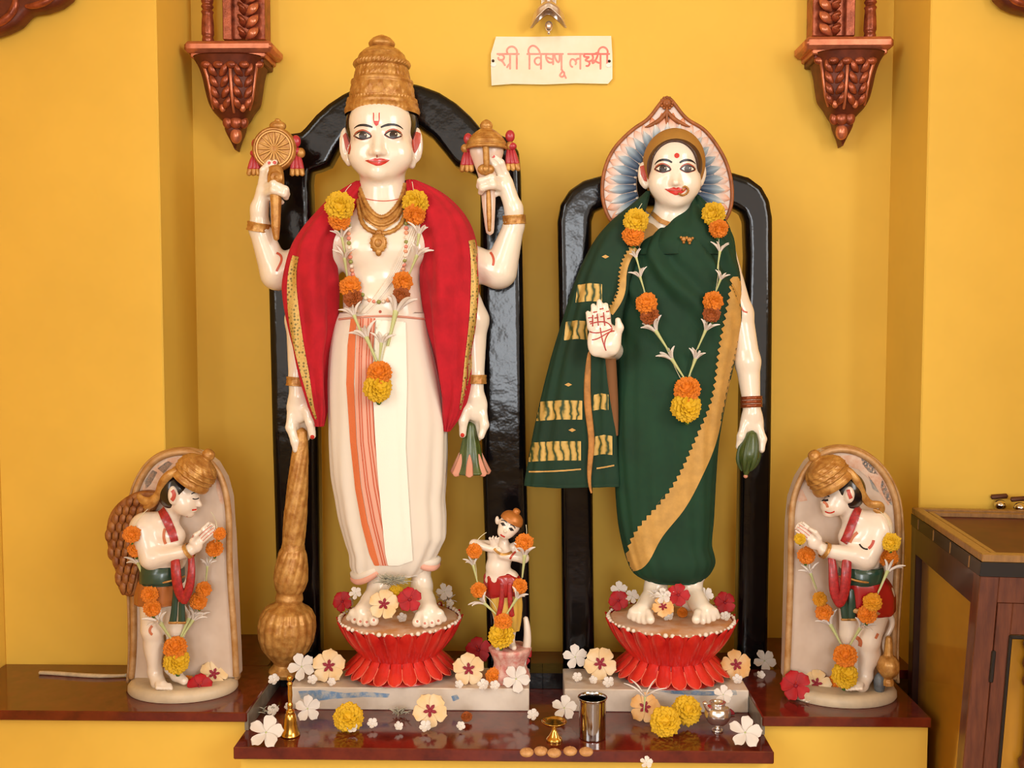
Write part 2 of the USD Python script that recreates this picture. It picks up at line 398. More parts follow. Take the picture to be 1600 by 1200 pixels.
struct('wall_right', box((X1, .95, 0), (X1+.15, YB+.15, 3.2)), wall_mat, 'yellow side wall beyond the cabinet')
struct('wall_pilaster_left', box((X0, YP, 0), (XL, YB+.15, 3.2), .004), wall_mat, 'yellow wall projecting left of the niche')
struct('wall_pilaster_right', box((XR, YP, 0), (X1, YB+.15, 3.2), .004), wall_mat, 'yellow wall projecting right of the niche')
struct('wall_base_left', box((X0, 1.79, 0), (CL-.003, YP+.1, ZW-.018)), wall_mat, 'yellow parapet under the left slab')
struct('wall_base_right', box((CR+.003, 1.79, 0), (at(1450, 1130, 1.79)[0], YP+.1, ZW-.018)), wall_mat, 'yellow parapet under the right slab')
struct('wall_base_middle', box((CL+.001, 1.735, 0), (CR-.001, YB, ZS-.022)), wall_mat, 'yellow parapet under the middle slab')
struct('floor', box((-3, -3.4, -.1), (3, YB, 0)), floor_mat, 'stone floor of the hall')
struct('ceiling', box((-3, -3.4, 3.2), (3, YB+.15, 3.3)), room_mat, 'ceiling of the hall')
struct('wall_front', box((-3, -3.5, 0), (3, -3.4, 3.2)), room_mat, 'far wall of the hall')
struct('wall_hall_left', box((-3.1, -3.4, 0), (-3, 1, 3.2)), room_mat, 'left wall of the hall')
struct('wall_hall_right', box((3, -3.4, 0), (3.1, 1, 3.2)), room_mat, 'right wall of the hall')
struct('wall_hall_left', box((-3, .95, 0), (X0-.15, 1.05, 3.2)), room_mat, 'wall left of the shrine opening')
struct('wall_hall_right', box((X1+.15, .95, 0), (3, 1.05, 3.2)), room_mat, 'wall right of the shrine opening')

edge_mat = M('edge_grey_stone', (128, 120, 106), rough=.3, var=.3, scale=30)
t = thing('side_shelf', 'dark red stone shelf slab under the winged left relief, a step above the middle slab', 'shelf', (-.75, 1.9, ZW))
part(t, 'front_slab', box((X0+.001, 1.772, ZW-.018), (CL+.002, YP, ZW), .003), slab_mat)
part(t, 'niche_slab', box((XL, YP, ZW-.018), (-.535, YB, ZW), .001), slab_mat)
part(t, 'edge_strip', box((CL-.003, 1.776, ZS+.0005), (CL+.004, YP, ZW-.003)), edge_mat, label='grey edge strip')
t = thing('side_shelf', 'dark red stone shelf slab under the right relief, beside the wooden cabinet', 'shelf', (.55, 1.9, ZW))
part(t, 'front_slab', box((CR-.002, 1.772, ZW-.018), (WR, YP, ZW), .003), slab_mat)
part(t, 'niche_slab', box((.495, YP, ZW-.018), (XR, YB, ZW), .001), slab_mat)
part(t, 'edge_strip', box((CR-.004, 1.776, ZS+.0005), (CR+.003, YP, ZW-.003)), edge_mat, label='grey edge strip')
t = thing('altar_shelf', 'lower middle slab of polished dark red stone carrying both large statues', 'shelf', (0, 1.9, ZS))
part(t, 'middle_slab', [box((CL-.003, 1.705, ZS-.022), (CR+.003, YP, ZS), .003), box((-.535, YP, ZS-.022), (.495, YB, ZS))], slab_mat)

# ------------------------------------------------------------------ black arched frames behind the two large statues
black_mat = M('black_enamel', (13, 11, 13), rough=.12, bump=.3, bscale=26, bdist=.004, coat=.12, coat_rough=.04, spec=.32)
YF0, YF1 = 2.055, 2.11
pts_out = [(437, 1075), (430, 900), (424, 700), (418, 460), (411, 330), (410, 262), (420, 228), (440, 209), (468, 205)]
arc_l = [(476, 197), (492, 178), (512, 160), (535, 145), (560, 133), (590, 127), (625, 125), (655, 131), (685, 142), (712, 159), (735, 180), (752, 200)]
pts_out += arc_l+[(775, 206), (798, 216), (811, 236), (814, 270), (818, 480), (822, 700), (827, 900), (830, 1075)]
pts_in = [(762, 1075), (757, 850), (752, 700), (750, 420), (750, 300), (744, 272), (722, 262), (711, 258), (695, 238), (675, 214), (650, 196), (620, 187), (590, 186), (565, 193), (545, 208), (528, 232), (514, 258), (500, 264), (486, 268), (484, 285), (490, 420), (496, 700), (500, 1075)]
po = pxpoly(pts_out+pts_in, YF0)
fr = thing('black_arch_frame', 'black enamelled arch frame behind the tall statue in the red shawl', 'frame', (*at(625, 1060, 2.08)[:2], ZS))
part(fr, 'arch', round_extrude(po.intersection(shapely.box(-3, ZS, 3, 3)), YF0, YF1, .014, .0042), black_mat, smooth=True)
part(fr, 'foot_bar', box((at(450, 1060, YF0)[0], 1.995, ZS), (at(847.5, 1060, YF0)[0], YF0-.001, ZS+.032), .001), black_mat)
lo2 = [(880, 1075), (878, 900), (876, 700), (873, 450), (871, 345), (876, 318), (890, 296), (912, 281), (940, 273)]+[(985, 268), (1045, 266), (1100, 267), (1145, 268), (1172, 276), (1192, 291), (1204, 312), (1209, 340), (1209, 450), (1207, 700), (1203, 900), (1200, 1075)]
li2 = [(1152, 1075), (1156, 850), (1160, 600), (1167, 400), (1165, 345), (1160, 332), (1145, 324), (1045, 322), (945, 323), (930, 330), (925, 345), (925, 450), (926, 700), (928, 900), (930, 1075)]
po2 = pxpoly(lo2+li2, YF0)
fr = thing('black_arch_frame', 'black enamelled round-topped frame behind the green-saried statue', 'frame', (*at(1045, 1060, 2.08)[:2], ZS))
part(fr, 'arch', round_extrude(po2.intersection(shapely.box(-3, ZS, 3, 3)), YF0, YF1, .014, .0042), black_mat, smooth=True)
part(fr, 'foot_bar', box((at(847.5, 1060, YF0)[0], 1.995, ZS), (CR-.005, YF0-.001, ZS+.032), .001), black_mat)
# ================================================================== tall statue with the red shawl
marble = M('painted_marble', (247, 232, 213), rough=.2, var=.05, scale=8, sss=.12, coat=.5, coat_rough=.12)
gold = M('gold_paint', (206, 156, 84), rough=.38, metal=.3, var2=(164, 108, 46), var=.3, scale=70, detail=5, bump=.15, bscale=300)
hair_mat = M('black_hair_paint', (28, 20, 20), rough=.22, coat=.4)
red_lip = M('red_lip_paint', (206, 48, 38), rough=.25, coat=.5)
red_line = M('red_line_paint', (205, 95, 70), rough=.4)
black_line = M('black_line_paint', (38, 34, 38), rough=.35)
lid_mat = M('eyelid_paint', (176, 84, 60), rough=.4)
eye_white = M('eye_white_paint', (232, 220, 204), rough=.15, coat=.6)
iris_mat = M('iris_paint', (52, 38, 34), rough=.35, coat=.1)
YV = 1.97
V = Fig(YV, (375, 120, 830, 1010, 95), .0027)
# head
V.ell((597, 203, 0), (50, 60, 50), 2)
V.ell((596, 238, 12), (48, 44, 42), 10)
V.ell((592, 262, 28), (30, 22, 22), 14)
for x in (566, 622): V.ell((x, 242, 27), (21, 22, 20), 12)
V.ell((593, 190, 20), (44, 36, 32), 12)
V.cone((592, 205, 46), (590, 234, 58), 5, 7, 8)
V.ell((590, 237, 60), (7, 6, 7), 4)
for x in (581, 599): V.ell((x, 239, 53), (5, 4.5, 6), 4)
V.ell((590, 251, 49), (17, 4, 6), 4); V.ell((590, 257, 48), (13, 4.5, 6), 4)
V.ell((590, 270, 42), (13, 10, 10), 8)
for x in (568, 614): V.ell((x, 214, 43), (14, 8, 7), 4)
for x0, x1, rz in ((540, 540, 12), (651, 651, -16)):
    V.ell((x0, 226, 2), (10, 27, 6), 4, ry=0, rx=0); 
V.ell((545, 250, 4), (6, 10, 6), 4); V.ell((644, 254, 4), (6, 10, 6), 4)
# neck, torso
V.cone((597, 270, -2), (600, 325, -4), 35, 36, 8)
V.cone((600, 318, -8), (600, 350, -6), 34, 46, 14)
for sgn in (-1, 1):
    V.cone((600+sgn*20, 345, -6), (600+sgn*70, 366, -4), 30, 31, 20)
V.ell((600, 390, 0), (72, 62, 46), 16)
for x in (566, 634): V.ell((x, 388, 28), (34, 26, 20), 14)
V.ell((600, 470, 0), (64, 60, 44), 22); V.ell((600, 478, 20), (50, 34, 30), 14)
V.cone((580, 520, 0), (578, 880, 0), 46, 22, 20); V.cone((625, 520, 0), (655, 880, 0), 46, 20, 20)
# feet
V.chain([(592, 880, 0), (592, 915, 2), (580, 940, 26), (569, 957, 48)], [17, 16, 15, 17], 8)
V.chain([(592, 915, 0), (594, 945, -14)], [15, 16], 8)
for i, (x, y) in enumerate([(584, 970), (573, 973), (563, 972), (554, 969), (546, 965)]):
    V.chain([(577-i*4.5, 955+i*.5, 46), ((577-i*4.5+x)/2, (955+y)/2-2, 62-i*3), (x, y, 74-i*7)], [8, 7, [8, 6.6, 6.4, 6, 5.6][i]], 3)
V.chain([(658, 880, 0), (659, 915, 2), (664, 940, 26), (670, 957, 48)], [15, 15, 15, 17], 8)
V.chain([(659, 915, 0), (656, 945, -14)], [15, 16], 8)
for i, (x, y) in enumerate([(652, 972), (664, 975), (675, 974), (685, 971), (693, 967)]):
    V.chain([(660+i*5, 955+i*.5, 46), ((660+i*5+x)/2, (955+y)/2-2, 62-i*3), (x, y, 74-i*7)], [8, 7, [8, 6.6, 6.4, 6, 5.6][i]], 3)
# upper pair of arms
V.cone((522, 388, -20), (436, 426, -8), 30, 26, 12); V.cone((432, 428, -6), (406, 358, 2), 25, 16.5, 8)
V.cone((406, 358, 2), (405, 325, 6), 16, 13, 6); V.cone((405, 328, 6), (412, 300, 10), 13, 12, 6)
V.ell((414, 292, 10), (11, 16, 9), 6)
V.chain([(415, 284, 14), (421, 268, 22), (430, 253, 22)], [5.6, 5, 4.2], 3)
V.chain([(409, 284, 10), (411, 266, 18), (421, 253, 22)], [5.6, 5, 4.2], 3)
V.chain([(414, 292, 14), (428, 287, 32), (446, 296, 30), (449, 303, 22)], [6.2, 6, 5.4, 4.6], 3)
V.chain([(413, 303, 14), (428, 297, 33), (444, 303, 30), (447, 309, 22)], [6, 6, 5.2, 4.4], 3)
V.chain([(419, 306, 12), (432, 312, 12), (440, 316, 2)], [6, 5.2, 4.4], 3)
V.cone((678, 388, -20), (775, 424, -8), 30, 26, 12); V.cone((781, 424, -6), (803, 352, 2), 27, 16, 8)
V.cone((803, 352, 2), (803, 325, 6), 15.5, 13.5, 6); V.cone((803, 328, 6), (790, 290, 10), 13.5, 13, 6)
V.ell((787, 284, 10), (12, 17, 9), 6)
V.chain([(784, 276, 14), (774, 258, 26), (761, 244, 26)], [5.8, 5.2, 4.4], 3)
V.chain([(790, 272, 10), (783, 254, 20), (771, 243, 24)], [5.8, 5.2, 4.4], 3)
V.chain([(784, 284, 14), (768, 278, 33), (751, 283, 30), (748, 291, 22)], [6.4, 6, 5.4, 4.6], 3)
V.chain([(784, 294, 14), (770, 289, 34), (754, 294, 30), (751, 301, 22)], [6.2, 6, 5.2, 4.4], 3)
V.chain([(780, 299, 12), (768, 306, 12), (760, 308, 2)], [6, 5.2, 4.4], 3)
# lower pair of arms
V.cone((520, 372, 0), (470, 500, 0), 32, 24, 14); V.cone((470, 500, 0), (464, 592, 10), 23, 13, 8)
V.cone((464, 592, 10), (466, 618, 12), 12.5, 14, 5); V.ell((467, 637, 13), (19.5, 24, 11), 8)
V.chain([(456, 650, 15), (454, 668, 17), (461, 690, 20), (462, 703, 20)], [8, 7.5, 6.5, 5], 4)
V.chain([(462, 652, 10), (460, 672, 6), (467, 690, 0)], [8, 7, 5.5], 4); V.chain([(469, 654, 4), (470, 672, -6), (474, 688, -12)], [8, 7, 5.5], 4)
V.chain([(476, 654, 2), (478, 670, -10), (480, 684, -14)], [7.5, 6.5, 5], 4)
V.chain([(480, 642, 18), (485, 660, 20), (488, 681, 18)], [9, 7.2, 5.6], 4)
V.cone((680, 372, 0), (740, 500, 0), 32, 24, 14); V.cone((740, 500, 0), (744, 590, 10), 22, 12.5, 8)
V.cone((744, 590, 10), (742, 618, 12), 12, 14, 5); V.ell((742, 634, 13), (20, 24, 11), 8)
V.chain([(754, 648, 15), (757, 664, 16), (752, 682, 20)], [8, 7, 5], 4)
V.chain([(748, 650, 10), (751, 668, 4), (748, 684, 0)], [8, 7, 5.5], 4); V.chain([(741, 652, 4), (742, 670, -8), (740, 686, -12)], [8, 7, 5.5], 4)
V.chain([(735, 650, 2), (733, 666, -10), (732, 680, -14)], [7.5, 6.5, 5], 4)
V.chain([(729, 640, 18), (724, 658, 20), (723, 679, 18)], [9, 7.2, 5.6], 4)
vm = V.f.mesh()
tv = thing('statue', 'tall painted marble statue with four arms, red shawl and tall gold crown', 'statue', V.P((625, 966)))
part(tv, 'body', vm, marble, smooth=True)
# face paint
def face(t, mesh, eyes, brows, lips, tilak=None):
    for (x, y, w, h, tl) in eyes:
        e = [(x-w, y+tl), (x-w*.5, y-h*.75), (x, y-h), (x+w*.5, y-h*.7), (x+w, y-tl*0+1), (x+w*.45, y+h*.65), (x, y+h*.85), (x-w*.5, y+h*.6)]
        E = Polygon(curve(e+[e[0]], 40))
        part(t, 'eyelid', decal(E.buffer(1.6).union(Polygon([(a, b-h*.55) for a, b in E.exterior.coords])), mesh, .0005, 1.0), lid_mat, True)
        ew = part(t, 'eye', decal(E.buffer(.9), mesh, .0008, 1.0), black_line, True, label='eye with black outline')
        part(ew, 'eye_white', decal(E.buffer(-1.0), mesh, .0011, 1.0), eye_white, True)
        part(ew, 'iris', decal(Point(x+w*.03, y).buffer(h*.98).intersection(E.buffer(-.2)), mesh, .0014, .8), iris_mat, True)
        part(ew, 'glint', decal(Point(x+w*.3, y-h*.25).buffer(h*.16), mesh, .0017, .6), eye_white, True)
    for b in brows: part(t, 'eyebrow', decal(ribbon_poly(b, [.4, 1.6, 2.0, 1.3]), mesh, .0006, 1.0), black_line, True)
    part(t, 'lips', decal(Polygon(lips).buffer(.8).buffer(-.3), mesh, .0007, 1.0), red_lip, True)
face(tv, vm, [(566.5, 212, 13, 6.4, .5), (614.5, 210.5, 13, 6.4, 0)],
     [[(553, 201), (561, 196), (570, 195.5), (582, 199)], [(630, 202), (621, 196), (611, 194.5), (595, 199)]],
     [(571, 251), (580, 249.5), (586, 247.5), (590, 248.5), (594, 247.2), (601, 249), (608.5, 250), (602, 255), (595, 258), (588, 258.5), (580, 255.5)])
part(tv, 'forehead_mark', decal(ribbon_poly([(583.5, 176), (583.6, 184), (585, 192), (588, 195.5), (591, 192), (592.5, 184), (592.6, 176)], .7).union(Polygon([(584, 189), (592, 189), (591.5, 194), (588, 197), (585, 194)])), vm, .0007, 1.0), red_lip, True)
part(tv, 'lip_line', decal(shapely.union_all([ribbon_poly([(571, 251), (580, 252), (590, 252.6), (600, 252), (608, 250.4)], .5), ribbon_poly([(589, 242), (589, 246.5)], .8)]), vm, .0011, .8), lid_mat, True)
for poly in ([(537, 212), (541, 208), (546, 216), (547, 232), (545, 240), (541, 232)], [(645, 216), (651, 207), (656, 209), (656, 222), (651, 233), (648, 238), (645, 228)]):
    part(tv, 'ear_hollow', decal(Polygon(poly).buffer(1.2), vm, .0006, 1.2), M('ear_red_paint', (190, 76, 58), rough=.35), True, label='red painted ear hollow')
line = lambda p, w=1.1, l=.0006: decal(ribbon_poly(p, w), vm, l, 1.2)
for cl_ in (line([(566, 309), (585, 313), (600, 314), (618, 312), (634, 306)], .7), line([(432, 395), (440, 404), (437, 414), (432, 424)], 1.8), line([(766, 394), (771, 404), (770, 415)], 1.8)): part(tv, 'crease_line', cl_, red_line, True)
for fn_ in [decal(Point(x, y).buffer(r), vm, .0006, .8) for x, y, r in ((488, 683, 3.4), (722.5, 680, 3.2), (429, 254, 2.6), (420.5, 254.5, 2.4), (761.5, 245, 2.6), (771, 244.5, 2.4))]: part(tv, 'fingernail', fn_, red_lip, True)
for tn_ in [decal(Point(x, y-1).buffer(2.0), vm, .0006, .8) for x, y in [(584, 970), (573, 973), (563, 972), (554, 969), (652, 972), (664, 975), (675, 974), (685, 971)]]: part(tv, 'toenail', tn_, M('toenail_paint', (204, 120, 100), rough=.4), True)
part(tv, 'navel', decal(Point(594, 487).buffer(2.4), vm, .0005, .8), lid_mat, True)
# hair under the crown
hf = Fig(YV, (530, 120, 665, 290, 80), .0026)
hf.ell((597, 200, -8), (57, 62, 54), 2); hf.ell((597, 232, -22), (52, 40, 36), 10)
hf.ell((592, 232, 52), (46, 64, 62), 6, mode='sub')
part(tv, 'hair', hf.f.mesh(), hair_mat, True)
# crown
def crown_mesh(c, prof, fn=None, n=160, tiltx=0.0, tilty=0.0):
    m = lathe(prof, n, fn=fn)
    R = trimesh.transformations.euler_matrix(tiltx, tilty, 0)[:3, :3]
    m.vertices = m.vertices@R.T+c
    return m
s = V.s
cpx = [(57.5, 176), (58, 170), (57, 166), (55.5, 163), (56, 158), (54, 156), (54, 152), (50.5, 151), (49.5, 140), (47.5, 130), (48.5, 127), (48, 124), (44, 122), (42, 112), (40, 104), (43, 102), (44, 98), (42.5, 94), (39, 92), (35, 84), (28, 77), (21, 73), (17, 71.5), (20, 69), (20.5, 66), (19, 63), (17.5, 61.5), (14, 58), (8, 55), (3, 53), (.2, 52)]
zc = V.P((596, 176))[2]
prof = [(r*s, (176-y)*s*1.0) for r, y in cpx]
pd = []
for i in range(len(prof)-1):
    k = max(1, int(np.hypot(prof[i+1][0]-prof[i][0], prof[i+1][1]-prof[i][1])/.0018))
    pd += [tuple(np.array(prof[i])+(np.array(prof[i+1])-np.array(prof[i]))*j/k) for j in range(k)]
pd.append(prof[-1])
def crown_fn(T, Z):
    y = 176-Z/s; o = np.ones_like(T)
    d1 = (y > 131) & (y < 150); ph = (y-131)/19
    o = o+np.where(d1, .022*np.maximum(0, np.sin(T*20+np.floor(ph*2)*np.pi)*np.sin(np.pi*((ph*2) % 1))), 0)
    d2 = (y > 104) & (y < 121); ph2 = (y-104)/17
    o = o+np.where(d2, .018*np.sign(np.sin(T*18+ph2*5))*np.sign(np.sin(T*18-ph2*5))*.6, 0)
    d3 = (y > 94) & (y < 102); o = o+np.where(d3, .02*np.sin(T*44+y*.6), 0)
    d4 = (y > 151) & (y < 157); o = o+np.where(d4, .014*np.sin(T*60), 0)
    d5 = (y > 162) & (y < 172); o = o+np.where(d5, .012*np.cos(T*26)**8, 0)
    d6 = (y > 75) & (y < 92); o = o+np.where(d6, .012*np.sin((y-75)*2.2), 0)
    return o
cc = V.P((596, 179)); 
part(tv, 'crown', crown_mesh(cc+np.array([0, .012, 0]), pd, crown_fn, 200), gold, 50)
# necklace
for k, (hw, dp, r) in enumerate(((33, 318, 3.4), (36, 330, 3.2), (40, 343, 3.6))):
    q = [(597-hw-2, 290), (597-hw*.92, 303+k*3), (597-hw*.6, dp+8+k*3), (596, dp+22), (596+hw*.62, dp+8+k*3), (597+hw*.95, 302+k*3), (598+hw, 288)]
    c2 = curve(q, 50); P, N, ok = hits(vm, c2[:, 0], c2[:, 1]); P = P[ok]+N[ok]*.002
    part(tv, 'necklace_chain', tube(P, r*s*(1+.12*np.cos(np.arange(len(P))*np.pi)), 8), gold, 50)
nk = [(561, 292), (566, 312), (577, 332), (596, 343), (614, 333), (628, 313), (635, 290), (641, 290), (637, 316), (622, 345), (596, 362), (570, 345), (555, 318), (553, 294)]
part(tv, 'necklace_collar', decal(Polygon(nk), vm, .0028, 1.6), gold, True)
pc, pn, _ = hits(vm, [592, 592, 592], [380, 364, 394]); L = pc[0]
part(tv, 'pendant', [ball(pc[0]+[0, -.004, 0], (.0155, .006, .0185), 2), ball(pc[1]+[0, -.004, 0], (.007, .005, .006), 2), ball(pc[2]+[0, -.004, 0], (.006, .005, .008), 2),
                     *[ball(pc[0]+[math.cos(a)*.0145, -.006, math.sin(a)*.0175], .0022, 1) for a in np.linspace(0, 2*np.pi, 14, endpoint=False)], ball(pc[0]+[0, -.009, 0], (.007, .004, .008), 2)], gold, 45)
# sacred thread and white sash across the chest
c2 = curve([(652, 345), (635, 385), (612, 430), (585, 470), (566, 490)], 40)
part(tv, 'chest_sash', decal(ribbon_poly([(654, 342), (637, 385), (614, 430), (587, 468), (566, 491)], [9, 8, 6.5, 5.5, 4.5]), vm, .002, 2), M('white_sash', (238, 226, 210), rough=.7, bump=.3, bscale=200), True)
for o_ in (-5, -1.5, 2, 5.5):
    q_ = curve([(654+o_, 343), (637+o_, 385), (614+o_*.8, 430), (587+o_*.6, 468), (567+o_*.5, 490)], 40); P, N, ok = hits(vm, q_[:, 0], q_[:, 1]); part(tv, 'sash_fold', tube(P[ok]+N[ok]*.0022, [.001]+[.0021]*(ok.sum()-2)+[.001], 8), mats['white_sash'], True)
# flower chain painted on the chest
bead_cols = [M('bead_pink', (226, 140, 120), rough=.3), M('bead_green', (150, 150, 80), rough=.4), M('bead_cream', (240, 220, 200), rough=.3), M('bead_peach', (232, 165, 130), rough=.3)]
c2 = np.vstack([curve([(546, 345), (546, 380), (549, 410), (560, 450), (575, 468), (592, 472), (612, 466), (625, 440), (633, 400), (634, 350)], 42)])
P, N, ok = hits(vm, c2[:, 0], c2[:, 1])
for i in range(len(P)):
    if ok[i]: part(tv, 'bead', ball(P[i]+N[i]*.002, .0042, 1), bead_cols[i % 4], True)
# bracelets
def bangle(c, ax, r, h, flat=1.0, n=36, ridges=3):
    pr = [(r*.96, -h), (r*1.08, -h), (r*1.1, -h*.7), (r*1.03, -h*.45), (r*1.06, 0), (r*1.03, h*.45), (r*1.1, h*.7), (r*1.08, h), (r*.96, h)]
    m = lathe(pr, n, fn=lambda T, Z: 1+.035*np.cos(T*14)*(np.abs(Z) < h*.5))
    f = frame((0, 0, 0), ax); m.vertices = m.vertices@f[:3, :3].T
    m.vertices[:, 1] *= flat; m.vertices += c
    return m
for a, b, r in (((404, 362, 3), (406, 348, 4), 17.5), ((804, 352, 3), (803, 335, 4), 16.5), ((463, 603, 11), (464, 590, 10), 15), ((744, 600, 11), (744, 586, 10), 15)):
    A, B = V.P(a), V.P(b); part(tv, 'bracelet', bangle((A+B)/2, B-A, r*s, 7*s), gold, 50)
# dhoti
cloth_white = M('dhoti_cloth', (234, 223, 208), rough=.85, sheen=.1, bump=.15, bscale=500, bdist=.0006)
def dfold(T, Y):
    k = np.clip((Y-500)/200, 0, 1)
    return k*(1.6*np.sin(T*9+Y*.006)+1.1*np.sin(T*17-Y*.01+1))*(.4+.6*np.abs(np.cos(T)))+1.2*np.exp(-((T-np.pi/2+.25)/.03)**2)*k
drows = [(488, 532, 668, 47, 46), (498, 527, 668, 52, 48), (520, 520, 671, 55, 50), (546, 516, 677, 57, 52), (600, 513, 689, 58, 52), (672, 515, 699, 56, 50), (740, 519, 698, 52, 48), (780, 526, 695, 49, 46), (809, 531, 697, 47, 44), (835, 538, 697, 45, 42), (852, 543, 690, 43, 40), (868, 548, 682, 41, 38), (884, 549, 673, 36, 36), (897, 556, 660, 28, 30)]
dm = V.loft(drows, 110, 160, 2.3, dfold)
dh = part(tv, 'dhoti', dm, cloth_white, True, label='white cloth wrapped round the legs')
part(dh, 'orange_border', decal(Polygon([(548, 498), (557, 496), (555, 540), (553, 600), (557, 690), (564, 760), (574, 815), (587, 862), (593, 884), (585, 884), (577, 866), (565, 820), (555, 765), (547, 690), (541, 600), (543, 540)]), dm, .0012, 2.5), M('dhoti_orange', (222, 118, 68), rough=.8, bump=.2, bscale=400), True)
pink = M('dhoti_pink', (232, 172, 150), rough=.8)
rust = M('dhoti_rust', (208, 108, 78), rough=.8)
def dstripe(o0, o1): return Polygon([(557+o0*30, 497), (555+o0*28, 560), (554+o0*29, 620), (557+o0*30, 690), (564+o0*33, 760), (574+o0*34, 815), (587+o0*32, 865), (592+o0*30, 884), (592+o1*30, 884), (587+o1*32, 865), (574+o1*34, 815), (564+o1*33, 760), (557+o1*30, 690), (554+o1*29, 620), (555+o1*28, 560), (557+o1*30, 497)])
part(dh, 'pink_stripe', decal(dstripe(.02, .98), dm, .0010, 2.5), pink, True)
for o in (.22, .34, .62, .76, .94): part(dh, 'rust_stripe', decal(dstripe(o-.03, o+.035), dm, .0014, 2.5), rust, True)
pm = decal(Polygon([(588, 500), (634, 503), (636, 600), (634, 700), (640, 800), (645, 876), (624, 884), (606, 884), (602, 865), (597, 815), (590, 740), (586, 680), (582, 600)]), dm, .003, 3)
part(dh, 'front_pleat', pm, M('pleat_cloth', (250, 246, 233), rough=.85, bump=.15, bscale=500), True)
part(dh, 'waist_cord', tube(hits(dm, np.linspace(530, 667, 40), 499-5*np.sin(np.linspace(0, np.pi, 40)))[0]+[0, -.001, 0], .0022, 6), M('waist_cord_pink', (216, 150, 128), rough=.7), True)
for q in ([(650, 876, 14), (660, 884, 20), (673, 887, 18), (684, 880, 4)], [(552, 903, 0), (562, 908, 20), (578, 902, 30), (590, 893, 30)]):
    Q = [V.P(p) for p in q]
    part(dh, 'ankle_band', tube(Q, [5.5*s, 6*s, 6*s, 5*s], 8, 20), pink, True); part(dh, 'ankle_fold', tube([p+[0, .002, .009] for p in Q], [6*s, 7*s, 7*s, 6*s], 8, 20), cloth_white, True)
# red shawl
shawl_mat = M('red_shawl_cloth', (186, 14, 34), rough=.9, sheen=.03, var=.15, scale=30, bump=.25, bscale=420, bdist=.0008)
def sfold(T, Y): return 5.0*np.sin(T*5+Y*.017)*np.clip((Y-330)/120, 0, 1)*np.clip((690-Y)/100, 0, 1)+1.3*np.sin(T*10-Y*.012)
left_rows = [(283, 557, 572, 6, 24, 0), (296, 535, 573, 18, 40, 0), (312, 514, 568, 26, 46, 0), (335, 493, 558, 38, 50, 2), (360, 474, 540, 44, 50, 5), (385, 461, 529, 46, 46, 8), (410, 455, 526, 46, 44, 10), (450, 450, 527, 44, 42, 12), (510, 456, 527, 40, 38, 14), (560, 466, 517, 34, 34, 16), (610, 479, 514, 26, 26, 18), (640, 489, 513, 18, 20, 18), (664, 497, 509, 10, 12, 18)]
right_rows = [(281, 636, 648, 6, 24, 0), (294, 634, 678, 18, 40, 0), (310, 640, 702, 26, 46, 0), (335, 650, 725, 38, 50, 2), (360, 655, 738, 44, 50, 5), (385, 659, 745, 46, 46, 8), (410, 661, 748, 46, 44, 10), (450, 664, 750, 44, 42, 12), (510, 671, 748, 40, 38, 14), (560, 682, 742, 36, 34, 16), (610, 691, 736, 28, 28, 18), (645, 694, 722, 18, 20, 18), (672, 697, 703, 8, 10, 18)]
sl = V.loft(left_rows, 90, 110, 2.2, sfold); sr = V.loft(right_rows, 90, 110, 2.2, lambda T, Y: sfold(np.pi-T, Y))
sh = part(tv, 'shawl', [sl, sr, V.loft([(281, 566, 640, -20, 40), (300, 540, 665, -12, 46), (330, 515, 690, -10, 50)], 16, 60)], shawl_mat, True, label='red shawl over both shoulders')
zari = usdkit.material(stage, '/World/Looks/shawl_border', {
    'g': ('texture_coordinate', {}), 'v': ('voronoi_texture', dict(scale=150, randomness=.6)), 'r': ('rgb_ramp', dict(ramp=[(0, lin((128, 70, 38))), (.2, lin((116, 104, 48))), (.36, lin((168, 140, 70))), (.45, lin((206, 170, 92))), (1, lin((182, 140, 62)))])),
    'p': ('principled_bsdf', dict(roughness=.45, metallic=.25))}, [('g.object', 'v.vector'), ('v.distance', 'r.fac'), ('r.color', 'p.base_color')], surface='p.BSDF')
lb = [(462, 400), (456, 440), (457, 470), (463, 520), (471, 560), (480, 600), (489, 640), (494, 655)]
rb = [(737, 375), (742, 410), (743, 450), (741, 500), (736, 540), (730, 580), (724, 615), (719, 640)]
part(sh, 'gold_border', decal(ribbon_poly(lb, [5, 7, 8.5, 9, 8, 6.5, 4, 1.5]), sl, .0015, 2), zari, True)
part(sh, 'gold_border', decal(ribbon_poly(rb, [5, 6.5, 7.5, 8, 7.5, 6.5, 4, 1.5]), sr, .0015, 2), zari, True)
# ================================================================== statue in the green sari
W = Fig(YV, (885, 195, 1205, 1010, 105), .0027)
W.ell((1053, 262, 0), (40, 52, 42), 2); W.ell((1054, 286, 12), (37, 38, 34), 10); W.ell((1054, 306, 24), (24, 18, 18), 12)
for x in (1031, 1077): W.ell((x, 287, 22), (16, 18, 16), 10)
W.ell((1055, 248, 16), (34, 28, 26), 10)
W.cone((1056, 262, 36), (1055.5, 284, 47), 3.6, 5.2, 7); W.ell((1055.5, 285.5, 49), (5, 4.5, 5), 3)
for x in (1049, 1062): W.ell((x, 287, 43), (3.8, 3.4, 5), 3)
W.ell((1056, 297, 39), (14, 3.6, 6), 3); W.ell((1057, 302.5, 38), (11, 4, 6), 3); W.ell((1056, 314, 32), (11, 9, 9), 7)
for x in (1036, 1075): W.ell((x, 264, 34), (11, 6.5, 6), 3)
W.ell((1005, 272, -4), (8.5, 19, 6), 4); W.ell((1096, 270, -4), (7.5, 17, 6), 4); W.ell((1009, 289, -2), (5, 7, 5), 4); W.ell((1094, 286, -2), (5, 6, 5), 4)
W.cone((1054, 310, -4), (1050, 352, -6), 29, 32, 8)
